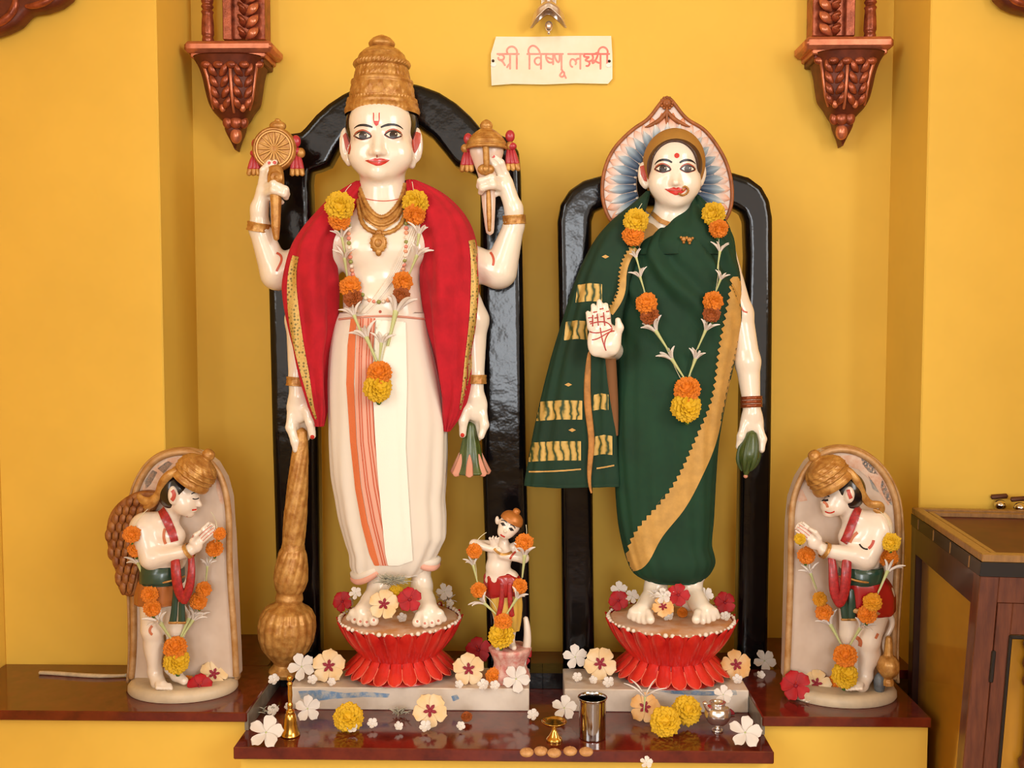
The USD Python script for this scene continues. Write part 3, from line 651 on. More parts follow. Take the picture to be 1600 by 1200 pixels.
for sg in (-1, 1): W.cone((1052+sg*20, 360, -8), (1052+sg*62, 378, -8), 26, 25, 16)
W.ell((1055, 410, 0), (62, 58, 38), 14); W.ell((1050, 480, 0), (56, 60, 36), 20)
W.cone((1040, 540, 0), (1035, 890, 0), 44, 22, 20); W.cone((1070, 540, 0), (1085, 890, 0), 42, 22, 20)
# feet
W.chain([(1026, 885, 0), (1024, 918, 4), (1014, 940, 26), (1004, 955, 46)], [17, 16, 14, 15], 8); W.chain([(1026, 915, 0), (1030, 940, -12)], [15, 15], 8)
W.chain([(1078, 885, 0), (1080, 918, 4), (1090, 940, 26), (1100, 955, 46)], [17, 16, 14, 15], 8); W.chain([(1078, 915, 0), (1074, 940, -12)], [15, 15], 8)
for i, (x, y) in enumerate([(1016, 968), (1007, 970), (999, 969), (991, 966), (984, 963)]): W.chain([(1010-i*4.2, 953, 46), ((1010-i*4.2+x)/2, (953+y)/2-2, 60-i*3), (x, y, 71-i*6)], [7.5, 6.4, [7.2, 6, 5.8, 5.5, 5][i]], 3)
for i, (x, y) in enumerate([(1088, 968), (1098, 970), (1106, 969), (1114, 966), (1121, 963)]): W.chain([(1094+i*4.2, 953, 46), ((1094+i*4.2+x)/2, (953+y)/2-2, 60-i*3), (x, y, 71-i*6)], [7.5, 6.4, [7.2, 6, 5.8, 5.5, 5][i]], 3)
# hanging arm
W.cone((1120, 385, -6), (1155, 490, -2), 26, 21, 12); W.cone((1155, 490, -2), (1168, 565, 6), 21, 19, 8); W.cone((1168, 565, 6), (1174, 628, 12), 19, 13.5, 8)
W.cone((1174, 628, 12), (1175, 645, 14), 13, 14, 5); W.ell((1175, 660, 15), (18, 20, 11), 8)
W.chain([(1164, 664, 18), (1158, 682, 20), (1154, 698, 18)], [7.6, 6.2, 4.8], 4)
W.chain([(1185, 668, 18), (1191, 686, 22), (1190, 703, 26)], [7.6, 6.6, 5], 4)
for i, (x, d) in enumerate(((1184, 8), (1178, 2), (1171, -2))): W.chain([(x, 672, 8-i*4), (x+1, 688, d-4), (x, 702, d-8)], [7.2, 6.2, 4.8], 4)
# raised hand, palm outwards
W.cone((962, 548, 6), (949, 546, 62), 15, 13, 6); W.cone((949, 546, 62), (945, 540, 70), 13, 16, 6)
W.ell((944, 531, 74), (25, 27, 10), 6); W.ell((958, 537, 79), (11, 17, 8), 6); W.ell((930, 541, 77), (10, 15, 7), 6)
for (bx, tx, ty, r) in ((922.5, 918.5, 489, 4.1), (930.5, 926.8, 478, 4.5), (940, 936.3, 471.5, 4.7), (950.5, 946.3, 476.5, 4.6)):
    W.chain([(bx, 512, 76), ((bx*.55+tx*.45), 506+(ty-506)*.5, 79), (tx, ty, 77)], [r+1, r+.4, r-.5], 2.2)
W.chain([(962, 526, 78), (968, 512, 82), (965.5, 500, 84)], [8, 6, 4.3], 4)
wm = W.f.mesh()
tw = thing('statue', 'painted marble statue in a dark green sari with one palm raised', 'statue', W.P((1048, 966)))
part(tw, 'body', wm, marble, smooth=True)
face(tw, wm, [(1035.5, 263.8, 12, 6, .6), (1074.5, 263.8, 11, 5.8, 0)],
     [[(1023, 257.5), (1029, 251.5), (1037, 249.6), (1050, 254)], [(1087, 256.5), (1081, 251.5), (1073, 250), (1062, 254.5)]],
     [(1039, 295.5), (1047, 294.8), (1053, 293), (1056.5, 294.4), (1060, 293), (1066, 294.8), (1073, 295), (1067, 300.5), (1061, 304), (1055, 304.4), (1047, 300.6)])
part(tw, 'lip_line', decal(ribbon_poly([(1039, 295.6), (1048, 297), (1056, 297.8), (1065, 297), (1073, 295.2)], .5), wm, .0011, .8), lid_mat, True)
part(tw, 'forehead_mark', decal(Point(1057.6, 243).buffer(4), wm, .0008, .8), red_lip, True)
for q in ([(1000, 260), (1006, 258), (1010, 268), (1011, 284), (1006, 282), (1001, 272)], [(1094, 259), (1100, 258), (1100, 270), (1097, 280), (1094, 274)]):
    part(tw, 'ear_hollow', decal(Polygon(q), wm, .0006, 1.0), mats['ear_red_paint'], True)
pl = [[(922, 506), (935, 503), (948, 504), (956, 512)], [(921, 518), (934, 520), (947, 517), (957, 513)], [(925, 531), (938, 527), (950, 520), (960, 517)], [(938, 512), (941, 530), (947, 548)], [(957, 515), (950, 522), (945, 534), (946, 546)],
      [(919, 497), (925, 496)], [(927, 488), (933, 487)], [(937, 483), (943, 482)], [(947, 487), (953, 486)], [(921, 503), (927, 502)], [(929, 497), (935, 496)], [(938, 495), (944, 494)], [(949, 498), (955, 497)], [(926, 510), (926, 492)], [(935, 509), (933, 490)], [(945, 509), (943, 488)]]
part(tw, 'palm_line', [decal(ribbon_poly(q, .9, 12), wm, .0006, 1.0) for q in pl], M('palm_red_paint', (176, 62, 54), rough=.4), True, label='red lines painted on the raised palm')
# hair and the gold edge drawn over it
hf = Fig(YV, (990, 190, 1115, 330, 75), .0026)
hf.ell((1053, 258, -1), (44.5, 47, 52), 2); hf.ell((1053, 282, -18), (42, 30, 30), 8); hf.ell((1054, 274, 46), (39, 52, 52), 4, mode='sub')
part(tw, 'hair', hf.f.mesh(), M('dark_brown_hair_paint', (74, 48, 32), rough=.4), True)
hf = Fig(YV, (985, 185, 1120, 330, 75), .0026)
hf.ell((1053, 255, -8), (48, 53, 52), 2); hf.ell((1053, 280, -20), (45, 40, 34), 8); hf.ell((1054, 282, 60), (50, 68, 66), 4, mode='sub')
part(tw, 'head_cloth_edge', hf.f.mesh(), M('head_cloth_gold', (168, 122, 52), rough=.7), True)
# blouse and necklace
bf = Fig(YV, (980, 325, 1130, 480, 75), .003)
for sg in (-1, 1): bf.cone((1052+sg*20, 362, -8), (1052+sg*58, 380, -8), 28.5, 27, 16)
bf.ell((1054, 410, 0), (65, 61, 41), 14); bf.ell((1054, 322, 30), (30, 42, 50), 8, mode='sub')
part(tw, 'blouse', bf.f.mesh(), M('blouse_tan_cloth', (190, 146, 84), rough=.8, var=.15, scale=30), True)
nk = Polygon([(1016, 316), (1020, 330), (1034, 342), (1050, 348), (1066, 342), (1080, 330), (1083, 320), (1080, 336), (1066, 350), (1048, 355), (1030, 348), (1014, 334)])
part(tw, 'necklace', decal(nk, trimesh.util.concatenate([wm]), .003, 1.4), gold, True)
c2 = curve([(1067, 297), (1070, 292), (1075, 297), (1069, 305), (1061, 303)], 12); P, N, ok = hits(wm, c2[:, 0], c2[:, 1])
part(tw, 'nose_ornament', [ball(p-FWD*.003, .0022, 1) for p in P[ok]], gold, True)
# sari
green = M('green_sari_cloth', (8, 57, 33), rough=.8, sheen=0, var=.22, scale=14, bump=.25, bscale=500, bdist=.0006)
green_dark = M('green_sari_end_cloth', (9, 50, 30), rough=.8, sheen=0, var=.2, scale=14, bump=.25, bscale=500, bdist=.0006)
gold_cloth = M('gold_border_cloth', (206, 160, 84), rough=.55, metal=.15, var=.15, scale=40, bump=.25, bscale=600, bdist=.0005)
def gfold(T, Y):
    up = np.clip((560-Y)/120, 0, 1)*np.clip((Y-345)/30, 0, 1)
    lo = np.clip((Y-560)/100, 0, 1)*np.clip((915-Y)/60, 0, 1)
    f = np.clip(np.sin(T), 0, 1)
    return up*f*(5.5*np.sin(T*8+Y*.085)+3.0*np.sin(T*14+Y*.13+1))+lo*(1.0*np.sin(T*6-Y*.012)+.6*np.sin(T*13+Y*.02))+.5*np.sin(T*21+Y*.01)
srows = [(338, 1052, 1122, 18, 26), (352, 1030, 1135, 34, 34), (370, 1010, 1143, 45, 40), (400, 984, 1150, 52, 44), (440, 972, 1156, 54, 46), (480, 966, 1160, 51, 45), (520, 963, 1157, 48, 44), (577, 962, 1144, 46, 44), (640, 959, 1131, 47, 46), (700, 959, 1122, 47, 46), (760, 961, 1118, 45, 44), (815, 966, 1115, 43, 42), (850, 973, 1112, 41, 40), (875, 980, 1117, 42, 41), (893, 988, 1110, 38, 36), (908, 1012, 1094, 26, 26)]
gm = W.loft(srows, 130, 160, 2.25, gfold)
shoulder = W.loft([(305, 1083, 1090, 8, 22, 0), (318, 1073, 1102, 18, 30, 2), (332, 1060, 1118, 28, 34, 4), (348, 1040, 1132, 36, 36, 6), (366, 1016, 1140, 40, 36, 8), (384, 998, 1144, 42, 36, 10), (400, 990, 1140, 40, 30, 10)], 40, 90, 2.1, lambda T, Y: 2.6*np.sin(T*8+Y*.11))
sari = part(tw, 'sari', [gm, shoulder], green, True, label='dark green sari wrapped round the body')
le = [(1143, 432), (1133, 495), (1122, 555), (1111, 627), (1091, 676), (1069, 726), (1062, 740), (1032, 785), (1005, 815), (980, 865)]
re_ = [(985, 893), (1005, 887), (1030, 847), (1065, 802), (1097, 745), (1116, 701), (1130, 646), (1146, 577), (1158, 530), (1163, 480), (1160, 432)]
lc = curve(le, 86); t_ = np.gradient(lc, axis=0); t_ /= np.linalg.norm(t_, axis=1, keepdims=True); nn = np.c_[t_[:, 1], -t_[:, 0]]
lc = lc+nn*np.where(np.arange(86) % 2 == 0, 2.6, -2.6)[:, None]
part(sari, 'gold_border', decal(Polygon(np.vstack([lc, curve(re_, 60)])).buffer(0), gm, .0016, 2.2), gold_cloth, True, label='gold sari border with a saw-toothed edge')
# loose end of the sari over the other shoulder
def pfold(T, Y): return np.clip((Y-330)/150, 0, 1)*(3.4*np.sin(T*4.0+.6)+2.0*np.sin(T*9+Y*.006))*np.clip(np.sin(T)+.3, 0, 1)
prow = [(299, 1009, 1017, 6, 22, 0), (318, 988, 1012, 16, 30, 2), (345, 955, 1004, 26, 34, 4), (370, 933, 1000, 30, 32, 8), (400, 915, 994, 32, 28, 12), (440, 898, 984, 30, 24, 16), (500, 879, 970, 26, 18, 18), (560, 861, 960, 24, 14, 18), (620, 846, 961, 24, 12, 16), (680, 833, 962, 24, 12, 14), (720, 826, 964, 24, 12, 12), (748, 821, 966, 24, 12, 12), (757, 820, 966, 22, 10, 12)]
pmh = W.loft(prow, 90, 120, 2.6, pfold)
pa = part(tw, 'sari_end', pmh, green_dark, True, label='loose green sari end with gold woven stripes')
zari2 = usdkit.material(stage, '/World/Looks/woven_gold_stripe', {
    'g': ('texture_coordinate', {}), 'w': ('wave_texture', dict(bands_direction='x', scale=22, distortion=4, detail=2, detail_scale=2)), 'r': ('rgb_ramp', dict(ramp=[(0, lin((34, 62, 32))), (.14, lin((120, 108, 46))), (.4, lin((190, 156, 78))), (1, lin((214, 178, 100)))])),
    'p': ('principled_bsdf', dict(roughness=.5, metallic=.2))}, [('g.object', 'w.vector'), ('w.fac', 'r.fac'), ('r.color', 'p.base_color')], surface='p.BSDF')
def stripe(x0, x1, ya, yb, sl=-.03): return Polygon([(x0, ya), ((x0+x1)/2, ya+sl*20-2), (x1, ya+sl*(x1-x0)), (x1, yb+sl*(x1-x0)), ((x0+x1)/2, yb+sl*20-2), (x0-3, yb)])
for q in (stripe(902, 941, 445, 473), stripe(884, 918, 503, 532), stripe(839, 910, 628, 658), stripe(823, 908, 692, 722), stripe(928, 951, 617, 642), stripe(930, 957, 682, 712)):
    part(pa, 'gold_stripe', decal(q, pmh, .0012, 2), zari2, True)
for x, y in ((888, 601), (894, 672), (946, 401)): part(pa, 'gold_motif', decal(Polygon([(x-6, y), (x, y-3), (x+6, y), (x, y+3)]), pmh, .0012, 1), gold_cloth, True)
for a in ([(826, 737), (870, 736), (908, 733)], [(932, 732), (950, 729), (960, 727)]): part(pa, 'gold_line', decal(ribbon_poly(a, 1.2), pmh, .0012, 1.4), gold_cloth, True)
q = [W.P(p) for p in [(921, 545, 40), (918, 590, 41), (919, 640, 40), (924, 690, 40), (921, 735, 38), (924, 770, 36)]]
part(pa, 'fold_edge', tube(q, [2.5*W.s, 5*W.s, 5.5*W.s, 5*W.s, 4*W.s, 1.5*W.s], 8, 40, flat=.5), M('orange_gold_cloth', (184, 126, 62), rough=.7, var=.3, scale=60), True, label='orange-gold edge hanging in a fold')
q = [(992, 386), (980, 402), (972, 430), (970, 455), (962, 474), (952, 488)]
lc = curve(q, 36); t_ = np.gradient(lc, axis=0); t_ /= np.linalg.norm(t_, axis=1, keepdims=True); nn = np.c_[-t_[:, 1], t_[:, 0]]
sd = np.where(np.arange(36) % 2 == 0, 3.0, -1.5)[:, None]
inner = trimesh.util.concatenate([pmh, gm])
part(pa, 'gold_border', decal(Polygon(np.vstack([lc+nn*(4+sd*0)+nn*sd, (lc-nn*7)[::-1]])).buffer(0), inner, .002, 1.6), gold_cloth, True)
part(tw, 'under_cloth', tube([W.P(p) for p in ((953, 556, 30), (957, 610, 27), (962, 680, 24))], [9*W.s, 8*W.s, 4*W.s], 10, 20), M('brown_cloth', (128, 84, 46), rough=.8), True)
for x, y in ((1068, 374), (1077, 375)): 
    P, N, ok = hits(trimesh.util.concatenate([gm, shoulder]), [x], [y])
    part(tw, 'brooch', [ball(P[0]+[0, -.003, 0], (.005, .003, .005), 1), *[ball(P[0]+[math.cos(a)*.006, -.004, math.sin(a)*.006], .0028, 1) for a in (0.5, 2.6, 4.7)]], gold, True)
for y, d in ((622, 11), (628, 12), (634, 12)): part(tw, 'bangle', bangle(W.P((1174, y, d)), W.P((1174.5, y+10, d+1))-W.P((1174, y, d)), 15.5*W.s, 2.6*W.s), M('bangle_copper', (150, 78, 44), rough=.3, metal=.5), 50)
part(tw, 'red_armlet_line', decal(ribbon_poly([(1158, 480), (1162, 486), (1168, 488)], 1.2), wm, .0006, 1), red_line, True)
# halo
YH = YV+34*W.s
ho = [(1043, 372), (985, 362), (955, 345), (945, 325), (941, 300), (942, 280), (948, 255), (960, 232), (978, 212), (995, 198), (1010, 188), (1024, 172), (1033, 160), (1042, 153), (1052, 160), (1061, 172), (1075, 187), (1095, 199), (1115, 220), (1132, 248), (1142, 280), (1144, 305), (1140, 330), (1130, 347), (1100, 362)]
hx = curve(ho+[ho[0]], 160)[:-1]; hc = np.array([1043, 288.0])
th = np.linspace(0, 2*np.pi, 60, endpoint=False); hole = np.c_[hc[0]+51*np.cos(th), hc[1]+60*np.sin(th)]
hp = pxpoly(hx, YH).difference(pxpoly(hole, YH))
hb = part(tw, 'halo', round_extrude(hp, YH-.006, YH+.012, .004, .003), M('halo_base_paint', (226, 206, 196), rough=.5), True, label='pointed halo of painted blue petals with an orange rim')
part(hb, 'halo_rim', tube(np.vstack([at(hx[:, 0], hx[:, 1], YH-.007), at(*hx[0], YH-.007)]), .0036, 8), M('halo_rim_gold', (160, 92, 44), rough=.5, var=.3, scale=60), True)
part(hb, 'inner_rim', tube(np.vstack([at(hole[:, 0], hole[:, 1], YH-.006), at(*hole[0], YH-.006)]), .004, 8), M('halo_inner_rim', (214, 196, 176), rough=.5), True)
hcen = at(hc[0], hc[1], YH)
def radial_mat(name, stops, s0, s1):
    return usdkit.material(stage, '/World/Looks/'+name, {'g': ('geometry', {}), 'sub': ('vector_math', dict(math_type='distance', vector2=tuple(hcen))), 'm': ('map_range', dict(from_min=s0*W.s, from_max=s1*W.s)),
        'geo2': ('geometry', {}), 'r': ('rgb_ramp', dict(ramp=stops)), 'p': ('principled_bsdf', dict(roughness=.45))},
        [('g.position', 'sub.vector1'), ('sub.value', 'm.value'), ('m.result', 'r.fac'), ('r.color', 'p.base_color')], surface='p.BSDF')
blue_mat = radial_mat('halo_blue_petal', [(0, lin((62, 78, 106))), (.35, lin((102, 126, 154))), (.7, lin((164, 184, 198))), (1, lin((226, 224, 220)))], 52, 92)
pink_mat = radial_mat('halo_pink_petal', [(0, lin((232, 214, 206))), (.5, lin((230, 186, 164))), (1, lin((214, 132, 84)))], 82, 104)
def ray_len(a):
    d = np.array([math.cos(a), math.sin(a)]); q = shapely.intersection(LineString([hc, hc+d*200]), Polygon(hx).exterior); q = q if q.geom_type == 'Point' else list(q.geoms)[0]
    return math.hypot(q.x-hc[0], q.y-hc[1])
def halo_petal(a, r0, r1, w0, w1, dz, bulge):
    G = np.zeros((9, 7, 3)); d = np.array([math.cos(a), math.sin(a)]); o = np.array([-d[1], d[0]])
    for i, v in enumerate(np.linspace(0, 1, 9)):
        w = (w0+(w1-w0)*v)*min(1, max(.06, 1-((v-.55)/.47)**1.5) if v > .55 else 1)
        for j, u in enumerate(np.linspace(-1, 1, 7)):
            p = hc+d*(r0+(r1-r0)*v)+o*w*u
            G[i, j] = at(p[0], p[1], YH-.0062-dz-bulge*(1-u*u)*(.35+.65*math.sin(math.pi*min(v*.8+.15, 1))))
    m = grid_mesh(G); m.invert() if (m.face_normals@FWD).mean() > 0 else None
    return m
n1, n2 = 30, 40
for k in range(n2):
    a = 2*np.pi*(k+.5)/n2-np.pi/2; R = ray_len(a)
    if .62 < (a % (2*np.pi)) < 2.52: continue
    part(hb, 'pink_petal', halo_petal(a, 74, min(R-3, 112), 5.2, 8.2*min(R, 112)/103, .0003, .003), pink_mat, True)
for k in range(n1):
    a = 2*np.pi*k/n1-np.pi/2; R = ray_len(a)
    if .66 < (a % (2*np.pi)) < 2.48: continue
    part(hb, 'blue_petal', halo_petal(a, 49, min(R-11, 97), 4.4, 9.2, .0022, .0055), blue_mat, True)
part(hb, 'crest', [ball(at(1042, 161, YH-.008), (.0085, .006, .009), 2), *[ball(at(1042+math.cos(a)*9, 161+math.sin(a)*9, YH-.009), .003, 1) for a in np.linspace(0, 2*np.pi, 12, endpoint=False)], ball(at(1042, 162, YH-.014), (.0035, .003, .004), 1),
     tube([at(x, y, YH-.009) for x, y in ((1042, 170), (1036, 182), (1022, 193), (1008, 199))], [.0015, .0045, .004, .001], 8, 16), tube([at(x, y, YH-.009) for x, y in ((1042, 170), (1049, 182), (1063, 192), (1078, 198))], [.0015, .0045, .004, .001], 8, 16), tube([at(1042, 168, YH-.009), at(1042, 186, YH-.009), at(1042, 197, YH-.008)], [.002, .003, .001], 8, 10)], mats['halo_rim_gold'], True)
# ================================================================== pedestals, plinths and what the statues hold
red_ped = M('lotus_red_paint', (214, 44, 34), rough=.3, var2=(186, 26, 24), var=.2, scale=24, coat=.3, lo=.3, hi=.55)
ped_pink = M('lotus_top_paint', (236, 204, 182), rough=.5, var2=(222, 156, 100), var=.3, scale=22, lo=.35, hi=.6)
ped_white = M('lotus_bead_paint', (238, 222, 206), rough=.5)
petal_edge = M('lotus_worn_edge', (232, 120, 92), rough=.5, var2=(214, 60, 46), var=.3, scale=60)
plinth_mat = M('plinth_marble', (226, 212, 196), rough=.35, var2=(200, 184, 168), var=.2, scale=9, detail=6, coat=.2)
def plinth(px0, px1, label, blue):
    a, b = at(px0, 1090, YPL)[0], at(px1, 1090, YPL)[0]
    t = thing('marble_plinth', label, 'plinth', ((a+b)/2, 1.93, ZS))
    m = box((a, YPL, ZS), (b, 1.992, ZP), .003); part(t, 'slab', m, plinth_mat)
    mm = M('faded_blue_paint', (112, 142, 176), rough=.5, var2=(178, 178, 176), var=.2, scale=70, lo=.42, hi=.58)
    for q in blue: part(t, 'blue_paint', decal(q, m, .0005, 2), mm, True, label='faded blue paint smear')
plinth(452, 827, 'long marble plinth under the red lotus pedestal of the tall statue', [[(466, 1080), (500, 1078), (540, 1083), (570, 1081), (609, 1084), (606, 1090), (570, 1089), (520, 1092), (490, 1096), (470, 1092)], [(705, 1088), (714, 1085), (718, 1092), (708, 1096)]])
plinth(882, 1170, 'marble plinth under the red lotus pedestal of the green-saried statue', [[(1030, 1080), (1060, 1078), (1110, 1080), (1150, 1078), (1152, 1086), (1100, 1087), (1050, 1084)]])
def petal_grid(r_of_v, z_of_v, a, half, bulge, tip, nu=9, nv=12, thick=.0):
    v = np.linspace(0, 1, nv); u = np.linspace(-1, 1, nu)
    w = np.where(v < .62, 1.0-.12*(1-v/.62), np.sqrt(np.maximum(0, 1-((v-.62)/.385)**2)))
    U, Vv = np.meshgrid(u, v); R = np.interp(Vv, v, r_of_v(v)); Z = np.interp(Vv, v, z_of_v(v))
    A = a+half*U*w[:, None]; R = R+bulge*(1-U**2)*np.sin(np.pi*np.clip(Vv*.86+.07, 0, 1))+tip*Vv**4
    return np.stack([R*np.cos(A), R*np.sin(A), Z], -1)
def lotus(cx, label, sc=1.0):
    c = at(cx, 966, YV)[:2]; zr = at(cx, 963.5, YV)[2]; zw = ZP+.042
    t = thing('lotus_pedestal', label, 'pedestal', (c[0], c[1], ZP))
    R = .1205*sc
    core = smooth_profile([(.0, ZP+.0005), (.094*sc, ZP+.0005), (.092*sc, ZP+.006), (.076*sc, ZP+.02), (.07*sc, zw), (.078*sc, zw+.03), (.098*sc, zr-.025), (R*.93, zr-.004), (R*.9, zr-.002), (0, zr-.002)], 60)
    part(t, 'core', lathe(core, 60, c[0], c[1]), red_ped, 40)
    part(t, 'top', lathe([(0, zr), (R*.6, zr), (R*.9, zr-.001), (R*.95, zr-.005), (R*.9, zr-.008)], 60, c[0], c[1]), ped_pink, 40)
    n = 22
    for k in range(n):
        a = 2*np.pi*k/n+.1
        for lay, (h, da, dr) in enumerate(((.93, 0, .0), (.86, np.pi/n, -.009))):
            G = petal_grid(lambda v: np.interp(v, [0, .5, 1], [.074*sc, .097*sc+dr, R+dr]), lambda v: zw-.004+(zr-zw+.006)*h*v/.93, a+da, np.pi/n*.97, .0095, .002)
            m = grid_mesh(G+np.array([c[0], c[1], 0])); m.invert() if (m.face_normals[:, :2]@np.array([np.cos(a), np.sin(a)])).mean() < 0 else None
            if lay == 0: pp = part(t, 'upper_petal', m, red_ped, True)
            else: part(t, 'inner_petal', m, red_ped, True)
        G = petal_grid(lambda v: np.interp(v, [0, .45, 1], [.07*sc, .084*sc, .106*sc]), lambda v: zw+.004-(zw-ZP-.004)*v**.9, a+.07, np.pi/n*1.02, .008, .004)
        m = grid_mesh(G+np.array([c[0], c[1], 0])); m.invert() if (m.face_normals[:, :2]@np.array([np.cos(a), np.sin(a)])).mean() < 0 else None
        lp = part(t, 'lower_petal', m, red_ped, True)
        E = np.vstack([G[4:, 0], G[4:, -1][::-1]])+np.array([c[0], c[1], 0])
        part(lp, 'worn_edge', tube(E+np.array([math.cos(a), math.sin(a), 0])*.001, .0011, 5), petal_edge, True)
    beads = [ball((c[0]+R*.97*math.cos(a), c[1]+R*.97*math.sin(a), zr-.001), .0036*(1+.3*math.sin(i*5.3)), 1) for i, a in enumerate(np.linspace(0, 2*np.pi, 60, endpoint=False))]
    part(t, 'rim_beads', beads, ped_white, True, kind='stuff', label='worn white beading round the rim')
    return t, c, zr
lv, cv, zrv = lotus(625, 'red lotus pedestal under the bare feet of the tall statue')
lw, cw, zrw = lotus(1048, 'red lotus pedestal under the feet of the green-saried statue', 1.04)

# mace
Pm = at_z(436, 1058, ZW); Ym = Pm[1]+.012
mace_px = [(0.5, 1062), (22, 1062), (24, 1056), (20, 1050), (16, 1044), (19, 1040), (26, 1032), (36, 1020), (43, 1002), (45, 984), (43, 968), (36, 955), (25, 948), (20, 944), (22, 938), (21, 934), (20, 928), (23, 920), (26, 908), (25, 890), (22, 868), (19, 860), (17.5, 850), (18, 800), (16, 760), (14, 720), (11, 690), (8, 672), (3, 668), (.3, 667)]
top, bot = at(472, 668, 1.955), np.array([at(443, 1055, Ym)[0], Ym, ZW]); ax = top-bot; Lm = np.linalg.norm(ax)
pr = [(r*1.235e-3, (1062-y)/(1062-667)*Lm) for r, y in mace_px]
def mfn(T, Z):
    y = 1062-Z/Lm*395; o = np.ones_like(T)
    o = o+np.where((y > 952) & (y < 1034), .06*np.abs(np.cos(T*9))-.03, 0)+np.where((y > 860) & (y < 925), .05*np.abs(np.sin(T*6+y*.06)), 0)+np.where((y > 700) & (y < 850), .025*np.sin(T*10+(y-700)*.1), 0)
    return o
pdm = []
for i in range(len(pr)-1):
    k = max(1, int(np.hypot(pr[i+1][0]-pr[i][0], pr[i+1][1]-pr[i][1])/.003)); pdm += [tuple(np.array(pr[i])+(np.array(pr[i+1])-np.array(pr[i]))*j/k) for j in range(k)]
pdm = smooth_profile(pdm+[pr[-1]], 220)
mg = lathe(pdm, 108, fn=mfn); fm = frame((0, 0, 0), ax); mg.vertices = mg.vertices@fm[:3, :3].T+bot
tm = thing('mace', 'long gold painted mace standing on its ribbed round head, gripped from above', 'mace', bot)
cut = bot+ax*((1062-948)/395)
hd = mg.vertices[mg.faces].mean(1)@(ax/Lm) < cut@(ax/Lm)
part(tm, 'ribbed_head', mg.submesh([np.nonzero(hd)[0]], append=True, repair=False), gold, 50); part(tm, 'shaft', mg.submesh([np.nonzero(~hd)[0]], append=True, repair=False), gold, 50)

# discus and conch held in the raised hands
tassel_red = M('tassel_red_paint', (178, 44, 56), rough=.35, coat=.3)
def tassel(t, x, y, dz, s=1.0, lean=0):
    part(t, 'tassel_knot', [ball(V.P((x-lean*2, y-24*s, dz)), np.array([7, 6, 9])*V.s*s, 2), ball(V.P((x+lean*2, y-9*s, dz)), np.array([8, 6, 6])*V.s*s, 2)], tassel_red, True)
    for i in (-1, 0, 1):
        a, b = V.P((x+i*4*s, y-4*s, dz)), V.P((x+i*7.5*s+lean*8, y+26*s, dz+2)); c = a+(b-a)*.72
        part(t, 'tassel_cord', tube([a, a+(c-a)*.5, c], [2.2*V.s, 4*V.s, 4.4*V.s], 8, 10), tassel_red, True); part(t, 'tassel_tip', tube([c, b], [4.4*V.s, 4*V.s], 8), gold, True)
td = thing('discus', 'gold wheel-shaped discus on a handle with red tassels in the raised hand', 'discus', V.P((432, 374, 26)))
cd = V.P((429, 233, 14))
def face_lathe(c, prof, n=48, fn=None):
    m = lathe(prof, n, fn=fn); m.vertices = m.vertices@np.array([[1, 0, 0], [0, 0, 1], [0, -1, 0]]).T*1.0; m.vertices = np.c_[m.vertices[:, 0], m.vertices[:, 1], m.vertices[:, 2]]
    v = m.vertices.copy(); m.vertices = v+c
    if m.volume < 0: m.invert()
    return m
q = V.s
part(td, 'disc', face_lathe(cd, [(.0, 9*q), (31*q, 9*q), (34*q, 6*q), (34*q, -2*q), (31*q, -6*q), (29*q, -6*q), (27*q, -3*q), (26*q, -3*q), (5*q, -3*q), (4*q, -5*q), (0, -5.5*q)], 60), gold, 45)
part(td, 'ring', face_lathe(cd, [(25*q, -3*q), (25.5*q, -6.5*q), (27.5*q, -6.5*q), (28*q, -3*q)], 60), M('gold_light_paint', (214, 166, 96), rough=.4, metal=.25), 45)
for k in range(16):
    a = 2*np.pi*k/16; d = np.array([math.cos(a), 0, math.sin(a)]); part(td, 'spoke', tube([cd+d*4*q+[0, -4*q, 0], cd+d*14*q+[0, -4.4*q, 0], cd+d*25*q+[0, -4*q, 0]], [1*q, 1.8*q, 1*q], 6, 6), mats['gold_light_paint'], True)
part(td, 'finial', [ball(V.P((434, 197, 12)), np.array([13, 9, 8])*q, 2), ball(V.P((434, 189, 12)), np.array([5, 5, 4])*q, 1)], gold, True)
part(td, 'side_knob', [ball(V.P((399, 238, 10)), np.array([6, 6, 8])*q, 2), ball(V.P((470, 239, 10)), np.array([7, 6, 8])*q, 2)], gold, True)
tassel(td, 399, 248, 10, .95, -.4); tassel(td, 463, 246, 10, 1.05, .2)
part(td, 'handle', tube([V.P((430, 262, 18)), V.P((431, 285, 22)), V.P((431, 300, 24)), V.P((431, 330, 25)), V.P((431, 360, 26)), V.P((432, 374, 26))], [11*q, 13*q, 9*q, 8*q, 7*q, 4*q], 16, 40), gold, True)
part(td, 'medallion', face_lathe(V.P((431, 277, 34)), [(0, 2*q), (9*q, 2*q), (10*q, 0), (7*q, -2*q), (3*q, -1*q), (0, -3*q)], 24), gold, 40)
tc = thing('conch', 'pale conch with domed gold cap and red tassels in the raised hand', 'conch', V.P((765, 362, 26)))
cc2 = V.P((760, 230, 14))
cp = smooth_profile([(.5*q, -134*q), (6*q, -130*q), (9*q, -100*q), (11*q, -70*q), (14*q, -50*q), (21*q, -24*q), (25*q, -4*q), (25*q, 4*q), (20*q, 8*q), (0, 9*q)], 60)
shell = lathe(cp, 40, fn=lambda T, Z: 1+.05*np.cos(T*2+Z*60)); shell.vertices[:, 1] *= .75; shell.vertices += cc2+np.array([.0, 0, 0])+0
shell.vertices[:, 0] += (cc2[2]-shell.vertices[:, 2])*.04
part(tc, 'shell', shell, M('conch_shell', (232, 204, 184), rough=.3, var=.1, scale=20, coat=.4), True)
